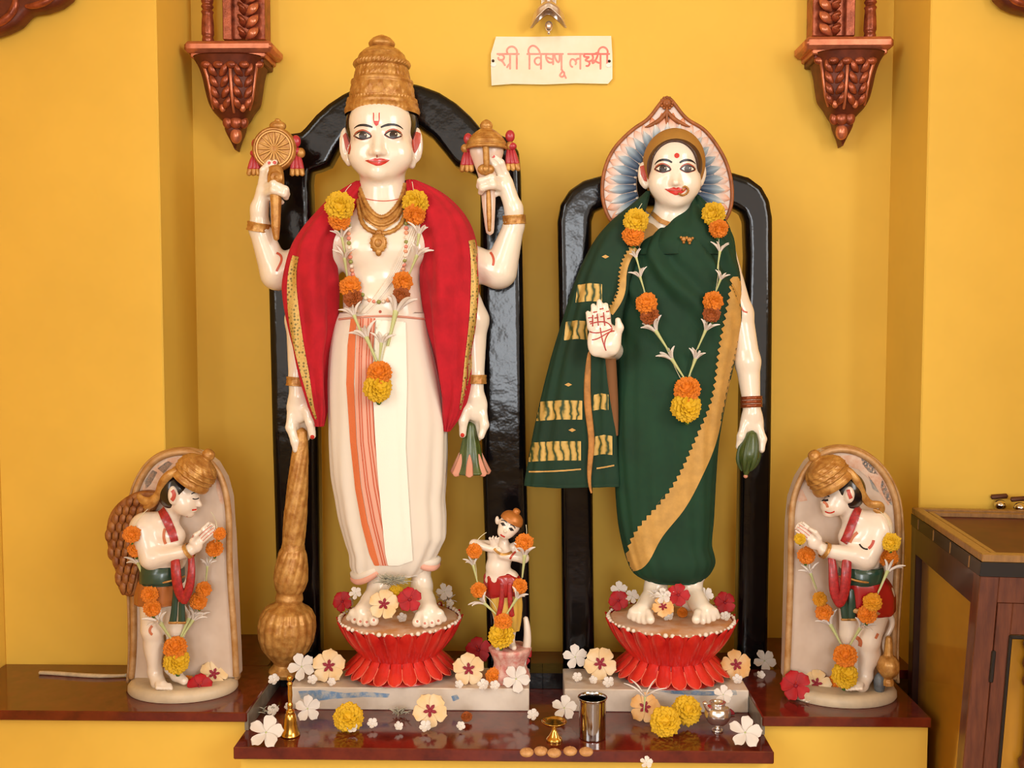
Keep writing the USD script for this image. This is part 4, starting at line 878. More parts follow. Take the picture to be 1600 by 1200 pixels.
part(tc, 'cap', lathe(smooth_profile([(30*q, -4*q), (32*q, -1*q), (30*q, 2*q), (30.5*q, 5*q), (27*q, 12*q), (20*q, 20*q), (12*q, 26*q), (9*q, 28*q), (10*q, 32*q), (8*q, 37*q), (3*q, 41*q), (.2*q, 42*q)], 70), 48, *cc2, fn=lambda T, Z: 1+.012*np.sin(Z/q*1.7)), gold, 50)
part(tc, 'band', [tube([cc2+np.array([0, -25*q, 0]), cc2+np.array([.001, -21*q, -20*q]), cc2+np.array([.002, -16*q, -44*q])], [5*q, 5*q, 4*q], 10, 12), ball(cc2+np.array([.000, -16*q, -36*q]), np.array([13, 7, 9])*q, 2), ball(cc2+np.array([.0, -23*q, -36*q]), np.array([5, 3, 5])*q, 1)], gold, True)
part(tc, 'strip', tube([cc2+np.array([.004, -11*q, -64*q]), cc2+np.array([.005, -11*q, -90*q]), cc2+np.array([.006, -9*q, -128*q])], [3*q, 4*q, 2.5*q], 8, 14), gold, True)
part(tc, 'side_knob', [ball(V.P((727, 232, 12)), np.array([7, 6, 7])*q, 2), ball(V.P((797, 228, 12)), np.array([7, 6, 7])*q, 2)], gold, True)
tassel(tc, 731, 241, 12, 1.0, -.2); tassel(tc, 798, 238, 12, 1.05, .5)

# lotus buds hanging from the lower hands
bud_green = M('bud_green_paint', (84, 98, 40), rough=.4, var2=(52, 74, 34), var=.3, scale=40, coat=.4)
bud_pink = M('bud_pink_paint', (206, 140, 112), rough=.5)
tb = thing('lotus_bud', 'flared green lotus flower painted pink at the rim, hanging from a lowered hand', 'flower', V.P((735, 746, 6)))
cb = V.P((735, 742, 6))
part(tb, 'bell', lathe(smooth_profile([(1*q, 84*q), (7*q, 80*q), (11*q, 62*q), (14*q, 50*q), (16*q, 40*q), (19*q, 22*q), (24*q, 8*q), (26*q, 4*q), (22*q, 2*q), (14*q, 2*q), (0, 4*q)], 60), 48, *cb, fn=lambda T, Z: 1+.06*np.cos(T*7)), bud_green, True)
for k in range(7):
    a = 2*np.pi*k/7-np.pi/2; d = np.array([math.cos(a), math.sin(a), 0])
    part(tb, 'pink_petal', tube([cb+d*18*q+[0, 0, 34*q], cb+d*22*q+[0, 0, 16*q], cb+d*28*q+[0, 0, 3*q]], [1*q, 5*q, 6*q], 8, 10, flat=.4), bud_pink, True)
tb = thing('lotus_bud', 'closed dark green lotus bud held by the statue in the green sari', 'flower', V.P((1168, 742, 22)))
a, b = V.P((1175, 676, 22)), V.P((1165, 744, 24))
part(tb, 'bud', tube([a, a+(b-a)*.25, a+(b-a)*.55, a+(b-a)*.85, b], [7*q, 13*q, 16*q, 9*q, 2*q], 20, 40), bud_green, True)
for k in range(6):
    an = 2*np.pi*k/6; ex = np.array([math.cos(an), math.sin(an), 0])
    part(tb, 'sepal', tube([a+ex*6*q, a+(b-a)*.3+ex*13.4*q, a+(b-a)*.6+ex*15*q, a+(b-a)*.88+ex*7*q], [2*q, 4*q, 4*q, 1*q], 8, 14, flat=.5), M('sepal_green', (62, 78, 34), rough=.4), True)
part(tb, 'tip', ball(b, 3.5*q, 1), bud_pink, True)

# ================================================================== flowers
def petal_patch(L, w, cup, curl, ruff, seed, nu=7, nv=8, tipw=.55):
    """a petal along +x from the origin, facing +z"""
    r = np.random.default_rng(seed); v = np.linspace(0, 1, nv); u = np.linspace(-1, 1, nu); U, Vv = np.meshgrid(u, v)
    prof = np.sin(np.pi*np.clip(Vv, 0, 1)**tipw*.5+0)*np.sqrt(np.maximum(0, 1-np.clip((Vv-.6)/.4, 0, 1)**2.4*.999)); prof = np.maximum(prof, .1)
    X = L*Vv*(1-.06*U**2*Vv); Yy = w*U*prof
    Z = cup*L*(Vv**1.6)-curl*L*Vv**4+cup*.4*w*U**2+ruff*L*np.sin(U*5+r.uniform(0, 6))*Vv**3
    return np.stack([X, Yy, Z], -1)
def solidify(m, t):
    n = m.vertex_normals; v = np.vstack([m.vertices+n*t/2, m.vertices-n*t/2]); k = len(m.vertices)
    e = m.edges[trimesh.grouping.group_rows(m.edges_sorted, require_count=1)]
    f = np.vstack([m.faces, m.faces[:, ::-1]+k, np.c_[e[:, 1], e[:, 0], e[:, 0]+k], np.c_[e[:, 1], e[:, 0]+k, e[:, 1]+k]])
    return trimesh.Trimesh(v, f, process=False)
def rotz(P, a): c, s_ = math.cos(a), math.sin(a); return P@np.array([[c, s_, 0], [-s_, c, 0], [0, 0, 1]])
def bloom(t, L, w, n, cup, curl, ruff, mat, seed, name='petal', z=.004, twist=.18, tipw=.55, r0=.06):
    for k in range(n):
        G = petal_patch(L, w, cup, curl, ruff, seed*31+k, tipw=tipw); G[..., 2] += G[..., 1]*twist+z; G[..., 0] += L*r0
        part(t, name, solidify(grid_mesh(rotz(G.reshape(-1, 3), 2*np.pi*k/n+.1*math.sin(seed+k)).reshape(G.shape)), .0007), mat, True)
cream = M('cream_petal', (250, 216, 158), rough=.6, trans=.25, var2=(252, 232, 196), var=.1, scale=30)
peach = M('peach_petal', (244, 188, 110), rough=.6, trans=.25, var2=(250, 214, 160), var=.1, scale=30)
star_red = M('star_dark_red', (140, 18, 40), rough=.6)
red_petal = M('red_petal', (190, 12, 28), rough=.55, trans=.2, var=.2, scale=40)
white_petal = M('white_petal', (246, 238, 230), rough=.6, trans=.25)
yellow_m = M('marigold_yellow', (255, 200, 16), rough=.7, island=.3)
orange_m = M('marigold_orange', (255, 140, 10), rough=.7, island=.3)
rust_m = M('marigold_rust', (210, 104, 26), rough=.7, island=.5)
leaf_green = M('calyx_green', (74, 110, 44), rough=.6)
stem_pale = M('tuberose_stem', (196, 202, 140), rough=.6)
stamen_y = M('stamen_yellow', (240, 190, 70), rough=.6)
def hibiscus(t, mat, seed, L=.033, star=True):
    bloom(t, L, L*.52, 5, .2, .24, .035, mat, seed, tipw=.75, twist=.1)
    if star:
        for k in range(5):
            a = 2*np.pi*k/5+.1*math.sin(seed+k); G = petal_patch(L*.42, L*.1, .30, .1, 0, 1, 5, 5, .4); G[..., 2] += .0052; part(t, 'star_mark', grid_mesh(rotz(G.reshape(-1, 3), a).reshape(G.shape)), star_red, True)
        part(t, 'eye', ball((0, 0, .005), (L*.13, L*.13, .0022), 1), star_red, True)
    part(t, 'calyx', lathe([(.0003, -.006), (.003, -.004), (.0045, 0), (.004, .004), (.0003, .0045)], 12), leaf_green, True)
def plumeria(t, seed, L=.026, mat=None):
    bloom(t, L, L*.40, 5, .30, .18, .02, mat or white_petal, seed, tipw=.6, twist=.3)
    part(t, 'calyx', lathe([(.0003, -.008), (.002, -.006), (.003, 0), (.003, .004), (.0003, .0045)], 10), stem_pale, True)
def marigold_mesh(r, seed, flat=.78, n=150):
    g = np.random.default_rng(seed); out_v, out_f, o = [], [], 0
    k = np.arange(n)+.5; ph = np.arccos(1-1.35*k/n); th = k*2.39996
    for i in range(n):
        d = np.array([math.sin(ph[i])*math.cos(th[i]), math.sin(ph[i])*math.sin(th[i]), math.cos(ph[i])]); e = np.array([math.cos(ph[i])*math.cos(th[i]), math.cos(ph[i])*math.sin(th[i]), -math.sin(ph[i])]); b = np.cross(d, e)
        d2 = d+e*(.35+.25*g.random())+g.normal(0, .12, 3); d2 /= np.linalg.norm(d2); L = r*(.38+.14*g.random()); w = r*(.15+.05*g.random())
        p0 = d*r*(.62+.1*g.random()); G = []
        for v, ww, c in ((0, .45, 0), (.55, 1, .05), (1, .85, -.12)):
            for u in (-1, 0, 1): G.append(p0+d2*L*v+b*w*u*ww+(d*c+d*(-.06)*abs(u)+np.array([0, 0, 0]))*r+d*(.08*r*v if u == 0 else 0))
        out_v += G; q_ = [(0, 1, 4, 3), (1, 2, 5, 4), (3, 4, 7, 6), (4, 5, 8, 7)]
        for a_, b_, c_, e_ in q_: out_f += [(o+a_, o+b_, o+c_), (o+a_, o+c_, o+e_)]
        o += 9
    m = trimesh.Trimesh(np.array(out_v)*[1, 1, flat], out_f, process=False)
    return trimesh.util.concatenate([m, ball((0, 0, 0), (r*.68, r*.68, r*.68*flat), 2)])
def calyx_mesh(r): return lathe([(r*.05, -r*1.0), (r*.22, -r*.95), (r*.34, -r*.7), (r*.45, -r*.45), (r*.1, -r*.3)], 10)
def moved(m, mtx): m = m.copy(); m.apply_transform(mtx); return m
def tuberose_meshes(base, mouth, spread=1.0, seed=0, petal_len=.45, back=None):
    base, mouth = np.asarray(base, float), np.asarray(mouth, float); ax = mouth-base; L = np.linalg.norm(ax); z = ax/L; g = np.random.default_rng(seed)
    x = np.cross(z, [0, 1, .2]); x /= np.linalg.norm(x); y = np.cross(z, x)
    tb = tube([base, base+ax*.5, mouth], [L*.035, L*.05, L*.085], 8, 10); pet = []
    for k in range(6):
        a = 2*np.pi*k/6+g.uniform(-.2, .2); o = x*math.cos(a)+y*math.sin(a); Lp = L*petal_len*(.85+.3*g.random()); sp = spread*(.75+.4*g.random())
        p = [mouth-z*L*.04+o*L*.05, mouth+z*Lp*.45+o*Lp*.42*sp, mouth+z*Lp*.72+o*Lp*.95*sp]
        pet.append(tube(p, [L*.03, L*.062, L*.02], 6, 8, flat=.4))
    return tb, pet
def blossom(name, t_builder, spots, group=None, first_mtx=None):
    """one flower built in full, then a copy per spot; spots: (matrix, label, category)"""
    m0, l0, c0 = spots[0]; t = thing(name, l0, c0, group=group, matrix=m0); t_builder(t)
    for m, l, c in spots[1:]: clone(t, name, l, c, m, group)
toward = lambda p, up=.35, side=0: (EYE-np.asarray(p))/np.linalg.norm(EYE-np.asarray(p))+np.array([side, 0, up])
def lie(px, py, Z, h, up=.35, side=0, spin=0, sc=1.0):
    p = at_z(px, py, Z+h); return frame(p, toward(p, up, side), spin, sc)
def fl(px, py, Y, up=.35, side=0, spin=0, sc=1.0):
    p = at(px, py, Y); return frame(p, toward(p, up, side), spin, sc)
zl = zrv
blossom('cream_hibiscus', lambda t: hibiscus(t, cream, 3), [
    (lie(514, 1041, ZP, .026, .05, -.1, .3, .95), 'cream hibiscus with dark red star on the plinth left of the tall statue\'s pedestal', 'flower'),
    (lie(672, 1111, ZS, .026, .15, 0, .9, .93), 'cream hibiscus leaning on the front of the long plinth above the middle slab', 'flower'),
    (lie(732, 1046, ZP, .024, .1, .1, 1.6, .92), 'cream hibiscus with red star on the plinth right of the tall statue\'s pedestal', 'flower'),
    (lie(938, 1037, ZP, .026, .1, 0, 2.2, .95), 'cream hibiscus with red star left of the green-saried statue\'s pedestal', 'flower'),
    (fl(600, 945, 1.885, .25, -.1, .2, .86), 'cream hibiscus lying between the feet of the tall statue', 'flower'),
    (lie(334, 1054, ZW, .030, .3, .1, 1.2, .82), 'cream hibiscus at the foot of the left winged figure', 'flower'),
    (lie(1276, 1069, ZW, .022, .3, 0, 2.6, .80), 'cream hibiscus half hidden at the foot of the right figure in red shorts', 'flower')])
blossom('peach_hibiscus', lambda t: hibiscus(t, peach, 5), [
    (lie(1150, 1039, ZP, .024, .1, .1, .5, .86), 'peach hibiscus with red star right of the green-saried statue\'s pedestal', 'flower'),
    (lie(1008, 1106, ZS, .024, .2, -.1, 1.4, .84), 'peach hibiscus behind the yellow marigolds on the middle slab', 'flower'),
    (fl(1036, 949, 1.89, .5, 0, .8, .62), 'small peach hibiscus between the feet of the green-saried statue', 'flower')])
blossom('red_hibiscus', lambda t: (hibiscus(t, red_petal, 8, .027, False), part(t, 'eye', ball((0, 0, .005), (.004, .004, .003), 1), star_red, True), part(t, 'stamen', tube([(0, 0, .004), (.002, .001, .014), (.006, .002, .02)], [.0012, .001, .0016], 6, 8), red_lip, True)), [
    (fl(640, 937, 1.89, .1, 0, .4, .85), 'red hibiscus beside the right foot of the tall statue', 'flower'),
    (lie(536, 940, zrv, .022, .1, -.4, 1.0, .75), 'red hibiscus at the left rim of the tall statue\'s pedestal', 'flower'),
    (lie(312, 1073, ZW, .020, .3, -.1, .2, .85), 'red hibiscus at the foot of the left winged figure', 'flower'),
    (lie(1244, 1072, ZW, .024, .2, -.2, .7, 1.02), 'red hibiscus at the foot of the right figure in red shorts', 'flower'),
    (lie(748, 1016, ZP, .030, .2, -.1, 1.7, .95), 'red hibiscus lying left of the small crowned figure\'s base', 'flower'),
    (lie(812, 1023, ZP, .028, .2, .3, .1, .9), 'red hibiscus lying right of the small crowned figure\'s base', 'flower'),
    (lie(967, 939, zrw, .018, .2, -.2, .9, .75), 'red hibiscus at the left rim of the green-saried statue\'s pedestal', 'flower'),
    (fl(1060, 930, 1.90, .2, 0, 1.3, .78), 'red hibiscus just below the green sari hem', 'flower'),
    (lie(1132, 942, zrw, .018, .2, .3, .5, .80), 'red hibiscus at the right rim of the green-saried statue\'s pedestal', 'flower')])
blossom('white_flower', lambda t: plumeria(t, 4, .028), [
    (lie(472, 1042, ZP, .024, .1, -.2, .8, .92), 'white five-petalled flower on the plinth behind the brass bell', 'flower'),
    (lie(416, 1146, ZS, .018, .5, -.1, .1, 1.05), 'white flower at the front left corner of the middle slab', 'flower'),
    (lie(480, 1108, ZS, .024, .2, .2, 1.5, .85), 'pale white flower between the brass bell and the plinth face', 'flower'),
    (lie(800, 1040, ZP, .030, .2, .1, .4, .98), 'large white flower at the right end of the long plinth', 'flower'),
    (lie(806, 1061, ZP, .014, .1, .1, 1.0, .92), 'white flower hanging low over the right end of the long plinth', 'flower'),
    (lie(882, 1107, ZS, .020, .3, -.1, .3, .82), 'white flower just left of the steel tumbler', 'flower'),
    (lie(899, 1027, ZP, .028, .2, -.1, .5, .85), 'white flower at the left end of the green-saried statue\'s plinth', 'flower'),
    (lie(1194, 1033, ZW, .012, .2, .2, .9, .80), 'white flower near the left edge of the right figure\'s stone', 'flower'),
    (lie(1164, 1146, ZS, .020, .45, .1, .2, 1.0), 'white flower at the front right corner of the middle slab', 'flower'),
    (lie(968, 922, zrw, .036, .1, -.2, .5, .62), 'white flower behind the red hibiscus at the pedestal\'s left rim', 'flower'),
    (lie(988, 932, zrw, .028, .1, -.1, 1.2, .5), 'small white flower beside the left foot under the green sari', 'flower'),
    (lie(694, 925, zrv, .030, .2, .2, .6, .62), 'white flower behind the right foot of the tall statue', 'flower'),
    (lie(1010, 1192, ZS, .002, .6, 0, .3, .38), 'tiny white flower on the front lip of the middle slab', 'flower'),
    (fl(1036, 932, 1.90, .3, -.1, .5, .55), 'white flower in the middle of the offerings under the green sari', 'flower'),
    (fl(1102, 930, 1.96, .2, .2, .9, .55), 'pale flower behind the right foot under the green sari', 'flower'),
    (fl(556, 927, 1.95, .2, -.3, .9, .45), 'small white flower behind the left foot of the tall statue', 'flower'),
    (lie(1130, 1086, ZS, .050, .3, 0, .3, .62), 'pale flower resting on the silver pot', 'flower')])
small = [(488, 1064, ZP, 'in front of the cream hibiscus on the long plinth'), (517, 1067, ZP, 'at the left foot of the tall statue\'s pedestal'), (429, 1064, ZW, 'on the grey edge left of the brass bell'), (582, 1132, ZS, 'right of the single yellow marigold on the middle slab'), (622, 1136, ZS, 'below the dried flower on the middle slab'),
         (666, 1137, ZS, 'just below the cream hibiscus on the middle slab'), (550, 1139, ZS, 'under the single yellow marigold'), (716, 1071, ZP, 'below the cream hibiscus right of the tall statue\'s pedestal'), (756, 1072, ZP, 'left of the orange marigold on the long plinth'), (773, 1073, ZP, 'under the orange marigold on the long plinth'),
         (719, 1136, ZS, 'below the rust-coloured bud on the middle slab'), (834, 1119, ZS, 'behind the brass lamp, below the gap between the plinths'), (902, 1060, ZP, 'at the left end of the plinth above the tumbler'), (926, 1064, ZP, 'under the cream hibiscus above the tumbler'), (952, 1068, ZP, 'at the left foot of the green-saried statue\'s pedestal'),
         (1152, 1063, ZP, 'under the peach hibiscus on the plinth'), (1188, 1056, ZW, 'on the right slab beside the grey edge'), (290, 1088, ZW, 'in front of the left winged figure\'s foot'), (333, 1083, ZW, 'below the cream hibiscus of the left winged figure'), (357, 1066, ZW, 'at the right corner of the left winged figure\'s base'),
         (1262, 1091, ZW, 'left of the three in front of the right figure'), (1288, 1088, ZW, 'middle one of three in front of the right figure'), (1307, 1096, ZW, 'right of the three in front of the right figure'), (546, 944, zrv, 'beside the red hibiscus on the tall statue\'s pedestal'), (628, 967, zrv, 'between the toes of the tall statue'), (702, 944, zrv, 'by the outer toes of the tall statue'),
         (1045, 964, zrw, 'between the toes under the green sari'), (1133, 965, zrw, 'at the right rim of the green-saried statue\'s pedestal'), (450, 1106, ZS, 'near the grey edge behind the brass bell'), (428, 1112, ZS, 'against the grey edge left of the brass bell')]
def jasmine(t):
    bloom(t, .009, .0042, 5, .5, .15, .02, white_petal, 9, tipw=.6); part(t, 'bud', ball((0, 0, .003), .003, 1), white_petal, True)
blossom('jasmine_flower', jasmine, [(lie(x, y, z, .006, .5, .3*math.sin(i*2.1), i*.7, [1.05, .9, 1.2][i % 3]), 'tiny white jasmine '+w, 'flower') for i, (x, y, z, w) in enumerate(small)])
def mari(t, mat, r=.022, seed=2):
    part(t, 'petals', marigold_mesh(r, seed), mat, True); part(t, 'calyx', calyx_mesh(r*.78), leaf_green, True)
blossom('yellow_marigold', lambda t: mari(t, yellow_m, .026), [
    (lie(544, 1121, ZS, .022, .3, 0, .2, 1.0), 'single yellow marigold lying on the middle slab left of centre', 'marigold'),
    (lie(1039, 1128, ZS, .024, .3, 0, 1.0, 1.02), 'bright yellow marigold, lower of the pair right of the tumbler', 'marigold'),
    (lie(1073, 1110, ZS, .030, .3, .2, 2.0, 1.0), 'deep yellow marigold, upper of the pair right of the tumbler', 'marigold'),
    (fl(618, 927, 1.91, .2, 0, .5, .6), 'yellow marigold behind the cream hibiscus between the tall statue\'s feet', 'marigold')])
blossom('orange_marigold', lambda t: mari(t, orange_m, .017), [
    (lie(772, 1056, ZP, .014, .3, 0, .2, .95), 'orange marigold on the right end of the long plinth', 'marigold'),
    (lie(293, 1067, ZW, .018, .3, 0, .8, .8), 'orange marigold beside the red hibiscus of the left winged figure', 'marigold'),
    (lie(1303, 1072, ZW, .018, .3, 0, 1.5, 1.1), 'orange marigold beside the foot of the right figure in red shorts', 'marigold'),
    (lie(1066, 957, zrw, .010, .5, 0, .4, .6), 'small orange marigold between the feet under the green sari', 'marigold')])
t = thing('dried_bud', 'small rust-orange bud on the middle slab', 'flower', at_z(729, 1128, ZS)); part(t, 'petals', moved(marigold_mesh(.010, 5), frame(at_z(729, 1120, ZS+.009), (0, -.5, 1))), rust_m, True)
def sprig(name, label, px, py, Z, n, L, mat, seed):
    g = np.random.default_rng(seed); c = at_z(px, py, Z+.002) if Z < 1.3 else at(px, py, Z); t = thing(name, label, 'flower', c)
    for k in range(n):
        a = g.uniform(0, 2*np.pi); e = g.uniform(.2, 1.1); d = np.array([math.cos(a)*math.cos(e), math.sin(a)*math.cos(e)*.6-.2, math.sin(e)]); b = c+np.array([g.normal(0, .006), g.normal(0, .004), .002])
        part(t, 'blade', tube([b, b+d*L*.5, b+d*L+np.array([0, 0, -.2*L])], [.0009, .0012, .0005], 6, 8), mat, True)
    return t
straw = M('dried_straw', (234, 228, 204), rough=.8, island=.45)
sprig('dried_sprig', 'dried pale sprig on the slab right of the yellow marigold', 624, 1117, ZS, 16, .022, straw, 3)
sprig('dried_garland', 'heap of dried straw-coloured flowers above the feet of the tall statue', 612, 914, 1.895, 90, .03, straw, 5)
sprig('white_sprig', 'bunch of thin white petals just under the green sari hem', 1036, 934, 1.91, 34, .026, white_petal, 8)
sprig('white_sprig', 'thin white petals against the outer toes of the tall statue', 698, 940, zrv+.002, 26, .022, white_petal, 9)
sprig('dried_sprig', 'dried twiggy sprig on the slab behind the front left white flower', 420, 1114, ZS, 14, .02, straw, 13)
t = thing('tuberose', 'loose tuberose with thin spread petals in front of the green-saried statue\'s plinth', 'flower', at_z(1008, 1100, ZS))
tb_, pt_ = tuberose_meshes(at(1006, 1112, 1.80), at(1008, 1088, 1.80), 1.5, 3, 1.0)
part(t, 'tube', tb_, stem_pale, True)
for m in pt_: part(t, 'petal', m, white_petal, True)
t = thing('petal_scrap', 'dark red petal beside the silver pot', 'petal', at_z(1156, 1116, ZS))
G = petal_patch(.022, .009, .2, .1, .05, 4); part(t, 'petal', solidify(moved(grid_mesh(G), frame(at_z(1148, 1116, ZS+.002), (0, -.3, 1), 2.6)), .001), star_red, True)

# ================================================================== garlands
def garland(label, target, thread, marigolds, tubes, base_px, lift=.004, loose=None):
    """marigolds (px, py, r px, mat); tubes (mouth px, base px)"""
    x = np.array([p[0] for p in thread]); 
    def place(px, py, off):
        P, N, ok = hits(target, [px], [py])
        Y = P[0, 1] if ok[0] and (loose is None or P[0, 1] < loose) else (loose if loose is not None else np.nan)
        return None if np.isnan(Y) else at(px, py, Y-off)
    t = thing('flower_garland', label, 'garland', at(*base_px, 1.9))
    c2 = curve(thread, 120); P, N, ok = hits(target, c2[:, 0], c2[:, 1]); Y = P[:, 1].copy()
    if loose is not None: Y = np.where(np.isnan(Y) | (Y > loose), loose, Y)
    idx = np.arange(len(Y)); good = ~np.isnan(Y); Y = np.interp(idx, idx[good], Y[good])
    from scipy.ndimage import minimum_filter1d, gaussian_filter1d
    Y = gaussian_filter1d(minimum_filter1d(Y, 9), 2)
    L = at(c2[:, 0], c2[:, 1], Y-lift); part(t, 'thread', tube(L, .0007, 6), M('garland_thread', (222, 214, 180), rough=.8), True)
    def Yat(px, py): return Y[np.argmin((c2[:, 0]-px)**2+(c2[:, 1]-py)**2)]
    for i, (px, py, r, mat) in enumerate(marigolds):
        y = Yat(px, py); R = r*y/F*1.12; c = at(px, py, y-R*.62); n = toward(c, .1+.3*math.sin(i*1.7), .3*math.sin(i*2.3))
        mg_ = part(t, 'marigold', moved(marigold_mesh(R, 40+i, .8, 120), frame(c, n, i)), mat, True)
        d = np.array([c2[min(119, np.argmin((c2[:, 0]-px)**2+(c2[:, 1]-py)**2)+4), 0]-px, 0])
        part(mg_, 'calyx', tube([at(px, py+r*.55, y-R*.5), at(px+d[0]*.3, py+r*1.25, y-R*.3)], [R*.28, R*.16], 8), leaf_green, True)
    for i, (a, b) in enumerate(tubes):
        ya, yb = Yat(*a), Yat(*b); tb_, pt_ = tuberose_meshes(at(*b, yb-.005), at(*a, ya-.011), 1.0, i+len(label), .55)
        tt_ = part(t, 'tuberose', tb_, stem_pale, True)
        for m in pt_: part(tt_, 'petal', m, white_petal, True)
    return t
tgt = trimesh.util.concatenate([vm, sl, sr, dm])
garland('marigold and tuberose garland hanging on the bare chest of the tall statue', tgt, [(549, 288), (534, 312), (531, 345), (535, 385), (542, 430), (549, 470), (562, 510), (580, 550), (592, 575), (600, 550), (612, 515), (626, 470), (640, 430), (652, 385), (649, 335), (647, 308), (644, 284)],
    [(531, 322, 20, yellow_m), (530, 344, 15, orange_m), (649, 317, 18, yellow_m), (648, 335, 15, orange_m), (547, 448, 15, orange_m), (551, 466, 13, rust_m), (629, 440, 14, orange_m), (627, 461, 12, rust_m), (593, 583, 17, orange_m), (590, 606, 20, yellow_m)],
    [((534, 370), (540, 400)), ((538, 402), (543, 436)), ((655, 365), (650, 398)), ((652, 398), (638, 432)), ((553, 492), (566, 526)), ((572, 526), (590, 568)), ((619, 485), (606, 540)), ((596, 535), (592, 570))], (590, 640))
tgt = trimesh.util.concatenate([wm, gm, shoulder, pmh])
garland('marigold and tuberose garland on the front of the green sari', tgt, [(1003, 318), (992, 340), (988, 372), (997, 415), (1010, 470), (1024, 510), (1046, 555), (1073, 600), (1084, 560), (1098, 525), (1112, 480), (1122, 430), (1123, 390), (1120, 345), (1104, 320)],
    [(994, 345, 17, yellow_m), (989, 368, 15, orange_m), (1115, 334, 16, yellow_m), (1123, 357, 13, orange_m), (1010, 474, 15, orange_m), (1015, 493, 13, rust_m), (1114, 471, 14, orange_m), (1112, 490, 12, rust_m), (1074, 609, 18, orange_m), (1072, 636, 21, yellow_m)],
    [((994, 402), (1001, 426)), ((1000, 432), (1008, 458)), ((1125, 392), (1121, 420)), ((1126, 436), (1117, 460)), ((1024, 516), (1046, 550)), ((1049, 560), (1070, 592)), ((1103, 515), (1090, 545)), ((1087, 560), (1075, 592))], (1073, 660))
# ================================================================== the two relief figures on stones and the small crowned figure
stone_w = M('relief_stone', (222, 202, 184), rough=.4, var2=(206, 182, 162), var=.2, scale=10, coat=.2)
stone_side = M('relief_stone_base', (208, 188, 158), rough=.45, var=.2, scale=14)
rim_gold = M('rim_gold_paint', (178, 128, 70), rough=.45, metal=.2, var2=(204, 164, 116), var=.3, scale=40, bump=.2, bscale=150)
skin_w = M('relief_figure_marble', (240, 222, 204), rough=.25, var=.05, coat=.4, sss=.1)
cloud_p = M('cloud_pink_paint', (214, 164, 134), rough=.5, var2=(226, 198, 176), var=.3, scale=60)
cloud_b = M('cloud_grey_blue_paint', (128, 134, 140), rough=.5, var2=(176, 164, 150), var=.3, scale=80)
neck_red = M('garland_red_paint', (170, 34, 36), rough=.4, var=.35, scale=160, coat=.3)
sash_green = M('sash_green_paint', (36, 66, 52), rough=.25, coat=.5)
short_brown = M('short_brown_paint', (168, 98, 44), rough=.4, coat=.2)
short_red = M('shorts_red_paint', (164, 24, 26), rough=.25, coat=.5)
feather_mat = M('feather_gold_paint', (168, 112, 58), rough=.45, metal=.2, var2=(128, 70, 34), var=.3, scale=90)
def stele(t, outline, Y0, Y1, cx, half, clouds):
    po = pxpoly(outline, Y0).intersection(shapely.box(-3, ZW+.002, 3, 3)); m = round_extrude(po, Y0, Y1, .004, .0032); s_ = part(t, 'back_stone', m, stone_w, True)
    c = curve(outline, 120); ctr = np.array([cx, 900.0]); ci = c+(ctr-c)/np.linalg.norm(ctr-c, axis=1, keepdims=True)*4.5
    part(s_, 'gold_rim', tube(at(ci[:, 0], ci[:, 1], Y0-.001), .0062, 10), rim_gold, True); 
    co = c+(c-ctr)/np.linalg.norm(ctr-c, axis=1, keepdims=True)*.0
    part(s_, 'edge_band', tube(at(co[:, 0], co[:, 1], (Y0+Y1)/2), .0046, 8, flat=3.6), rim_gold, True)
    for q, mt in clouds: part(s_, 'painted_cloud', decal(q, m, .0006, 2), mt, True)
    bx, by = at(cx, 1075, Y0)[0], Y0-.002
    e = lathe(smooth_profile([(0, ZW+.0005), (.104*half, ZW+.0005), (.106*half, ZW+.008), (.102*half, ZW+.017), (.094*half, ZW+.021), (0, ZW+.021)], 30), 60)
    e.vertices = e.vertices*[1, .74, 1]+[bx, by, 0]; part(t, 'base', e, stone_side, 40)
    return m
def scar(n, f): return [f(i) for i in range(n)]
# ---- winged figure on the left
YG = 1.862; G_ = Fig(YG, (190, 690, 385, 1100, 55), .0021)
tg = thing('relief_statue', 'arched stone relief of a winged figure in gold crown, palms joined, facing right', 'statue', at(285, 1080, YG))
gout = [(203, 1063), (203, 900), (204, 800), (209, 768), (222, 738), (242, 715), (268, 704), (290, 702), (314, 708), (335, 724), (349, 748), (357, 778), (362, 850), (367, 960), (371, 1060)]
gstone = stele(tg, gout, 1.886, 1.925, 287, .97, [
    ([(222, 765), (236, 735), (262, 716), (290, 712), (300, 718), (280, 728), (262, 745), (248, 770), (236, 784), (222, 784)], cloud_p), ([(226, 752), (238, 734), (246, 738), (236, 756), (228, 764)], cloud_b), ([(246, 732), (262, 720), (270, 724), (256, 740)], cloud_b), ([(214, 780), (222, 764), (228, 770), (220, 788)], cloud_b),
    ([(338, 742), (347, 765), (352, 790), (344, 786), (338, 765)], cloud_p)])
G_.ell((277, 768, 14), (24, 30, 22), 2); G_.ell((289, 784, 16), (20, 21, 17), 8); G_.ell((303, 771, 16), (9, 9, 10), 8); G_.cone((306, 776, 16), (312, 789, 16), 3, 4, 4); G_.ell((296, 802, 16), (8, 7, 8), 6); G_.ell((303, 797, 17), (5, 3, 6), 3); G_.ell((285, 790, 24), (14, 13, 10), 6)
G_.ell((270, 774, 36), (7.5, 15, 7), 3); G_.cone((270, 795, 10), (256, 822, 6), 15, 20, 8)
G_.cone((246, 828, 2), (253, 885, 4), 29, 27, 10); G_.ell((266, 872, 10), (26, 24, 22), 12); G_.ell((262, 838, 12), (28, 22, 20), 10)
G_.ell((226, 822, 14), (22, 22, 20), 10); G_.cone((223, 828, 20), (236, 872, 28), 20, 17, 8); G_.cone((238, 872, 28), (295, 861, 32), 16, 10, 8)
G_.ell((306, 851, 32), (11, 13, 7), 5)
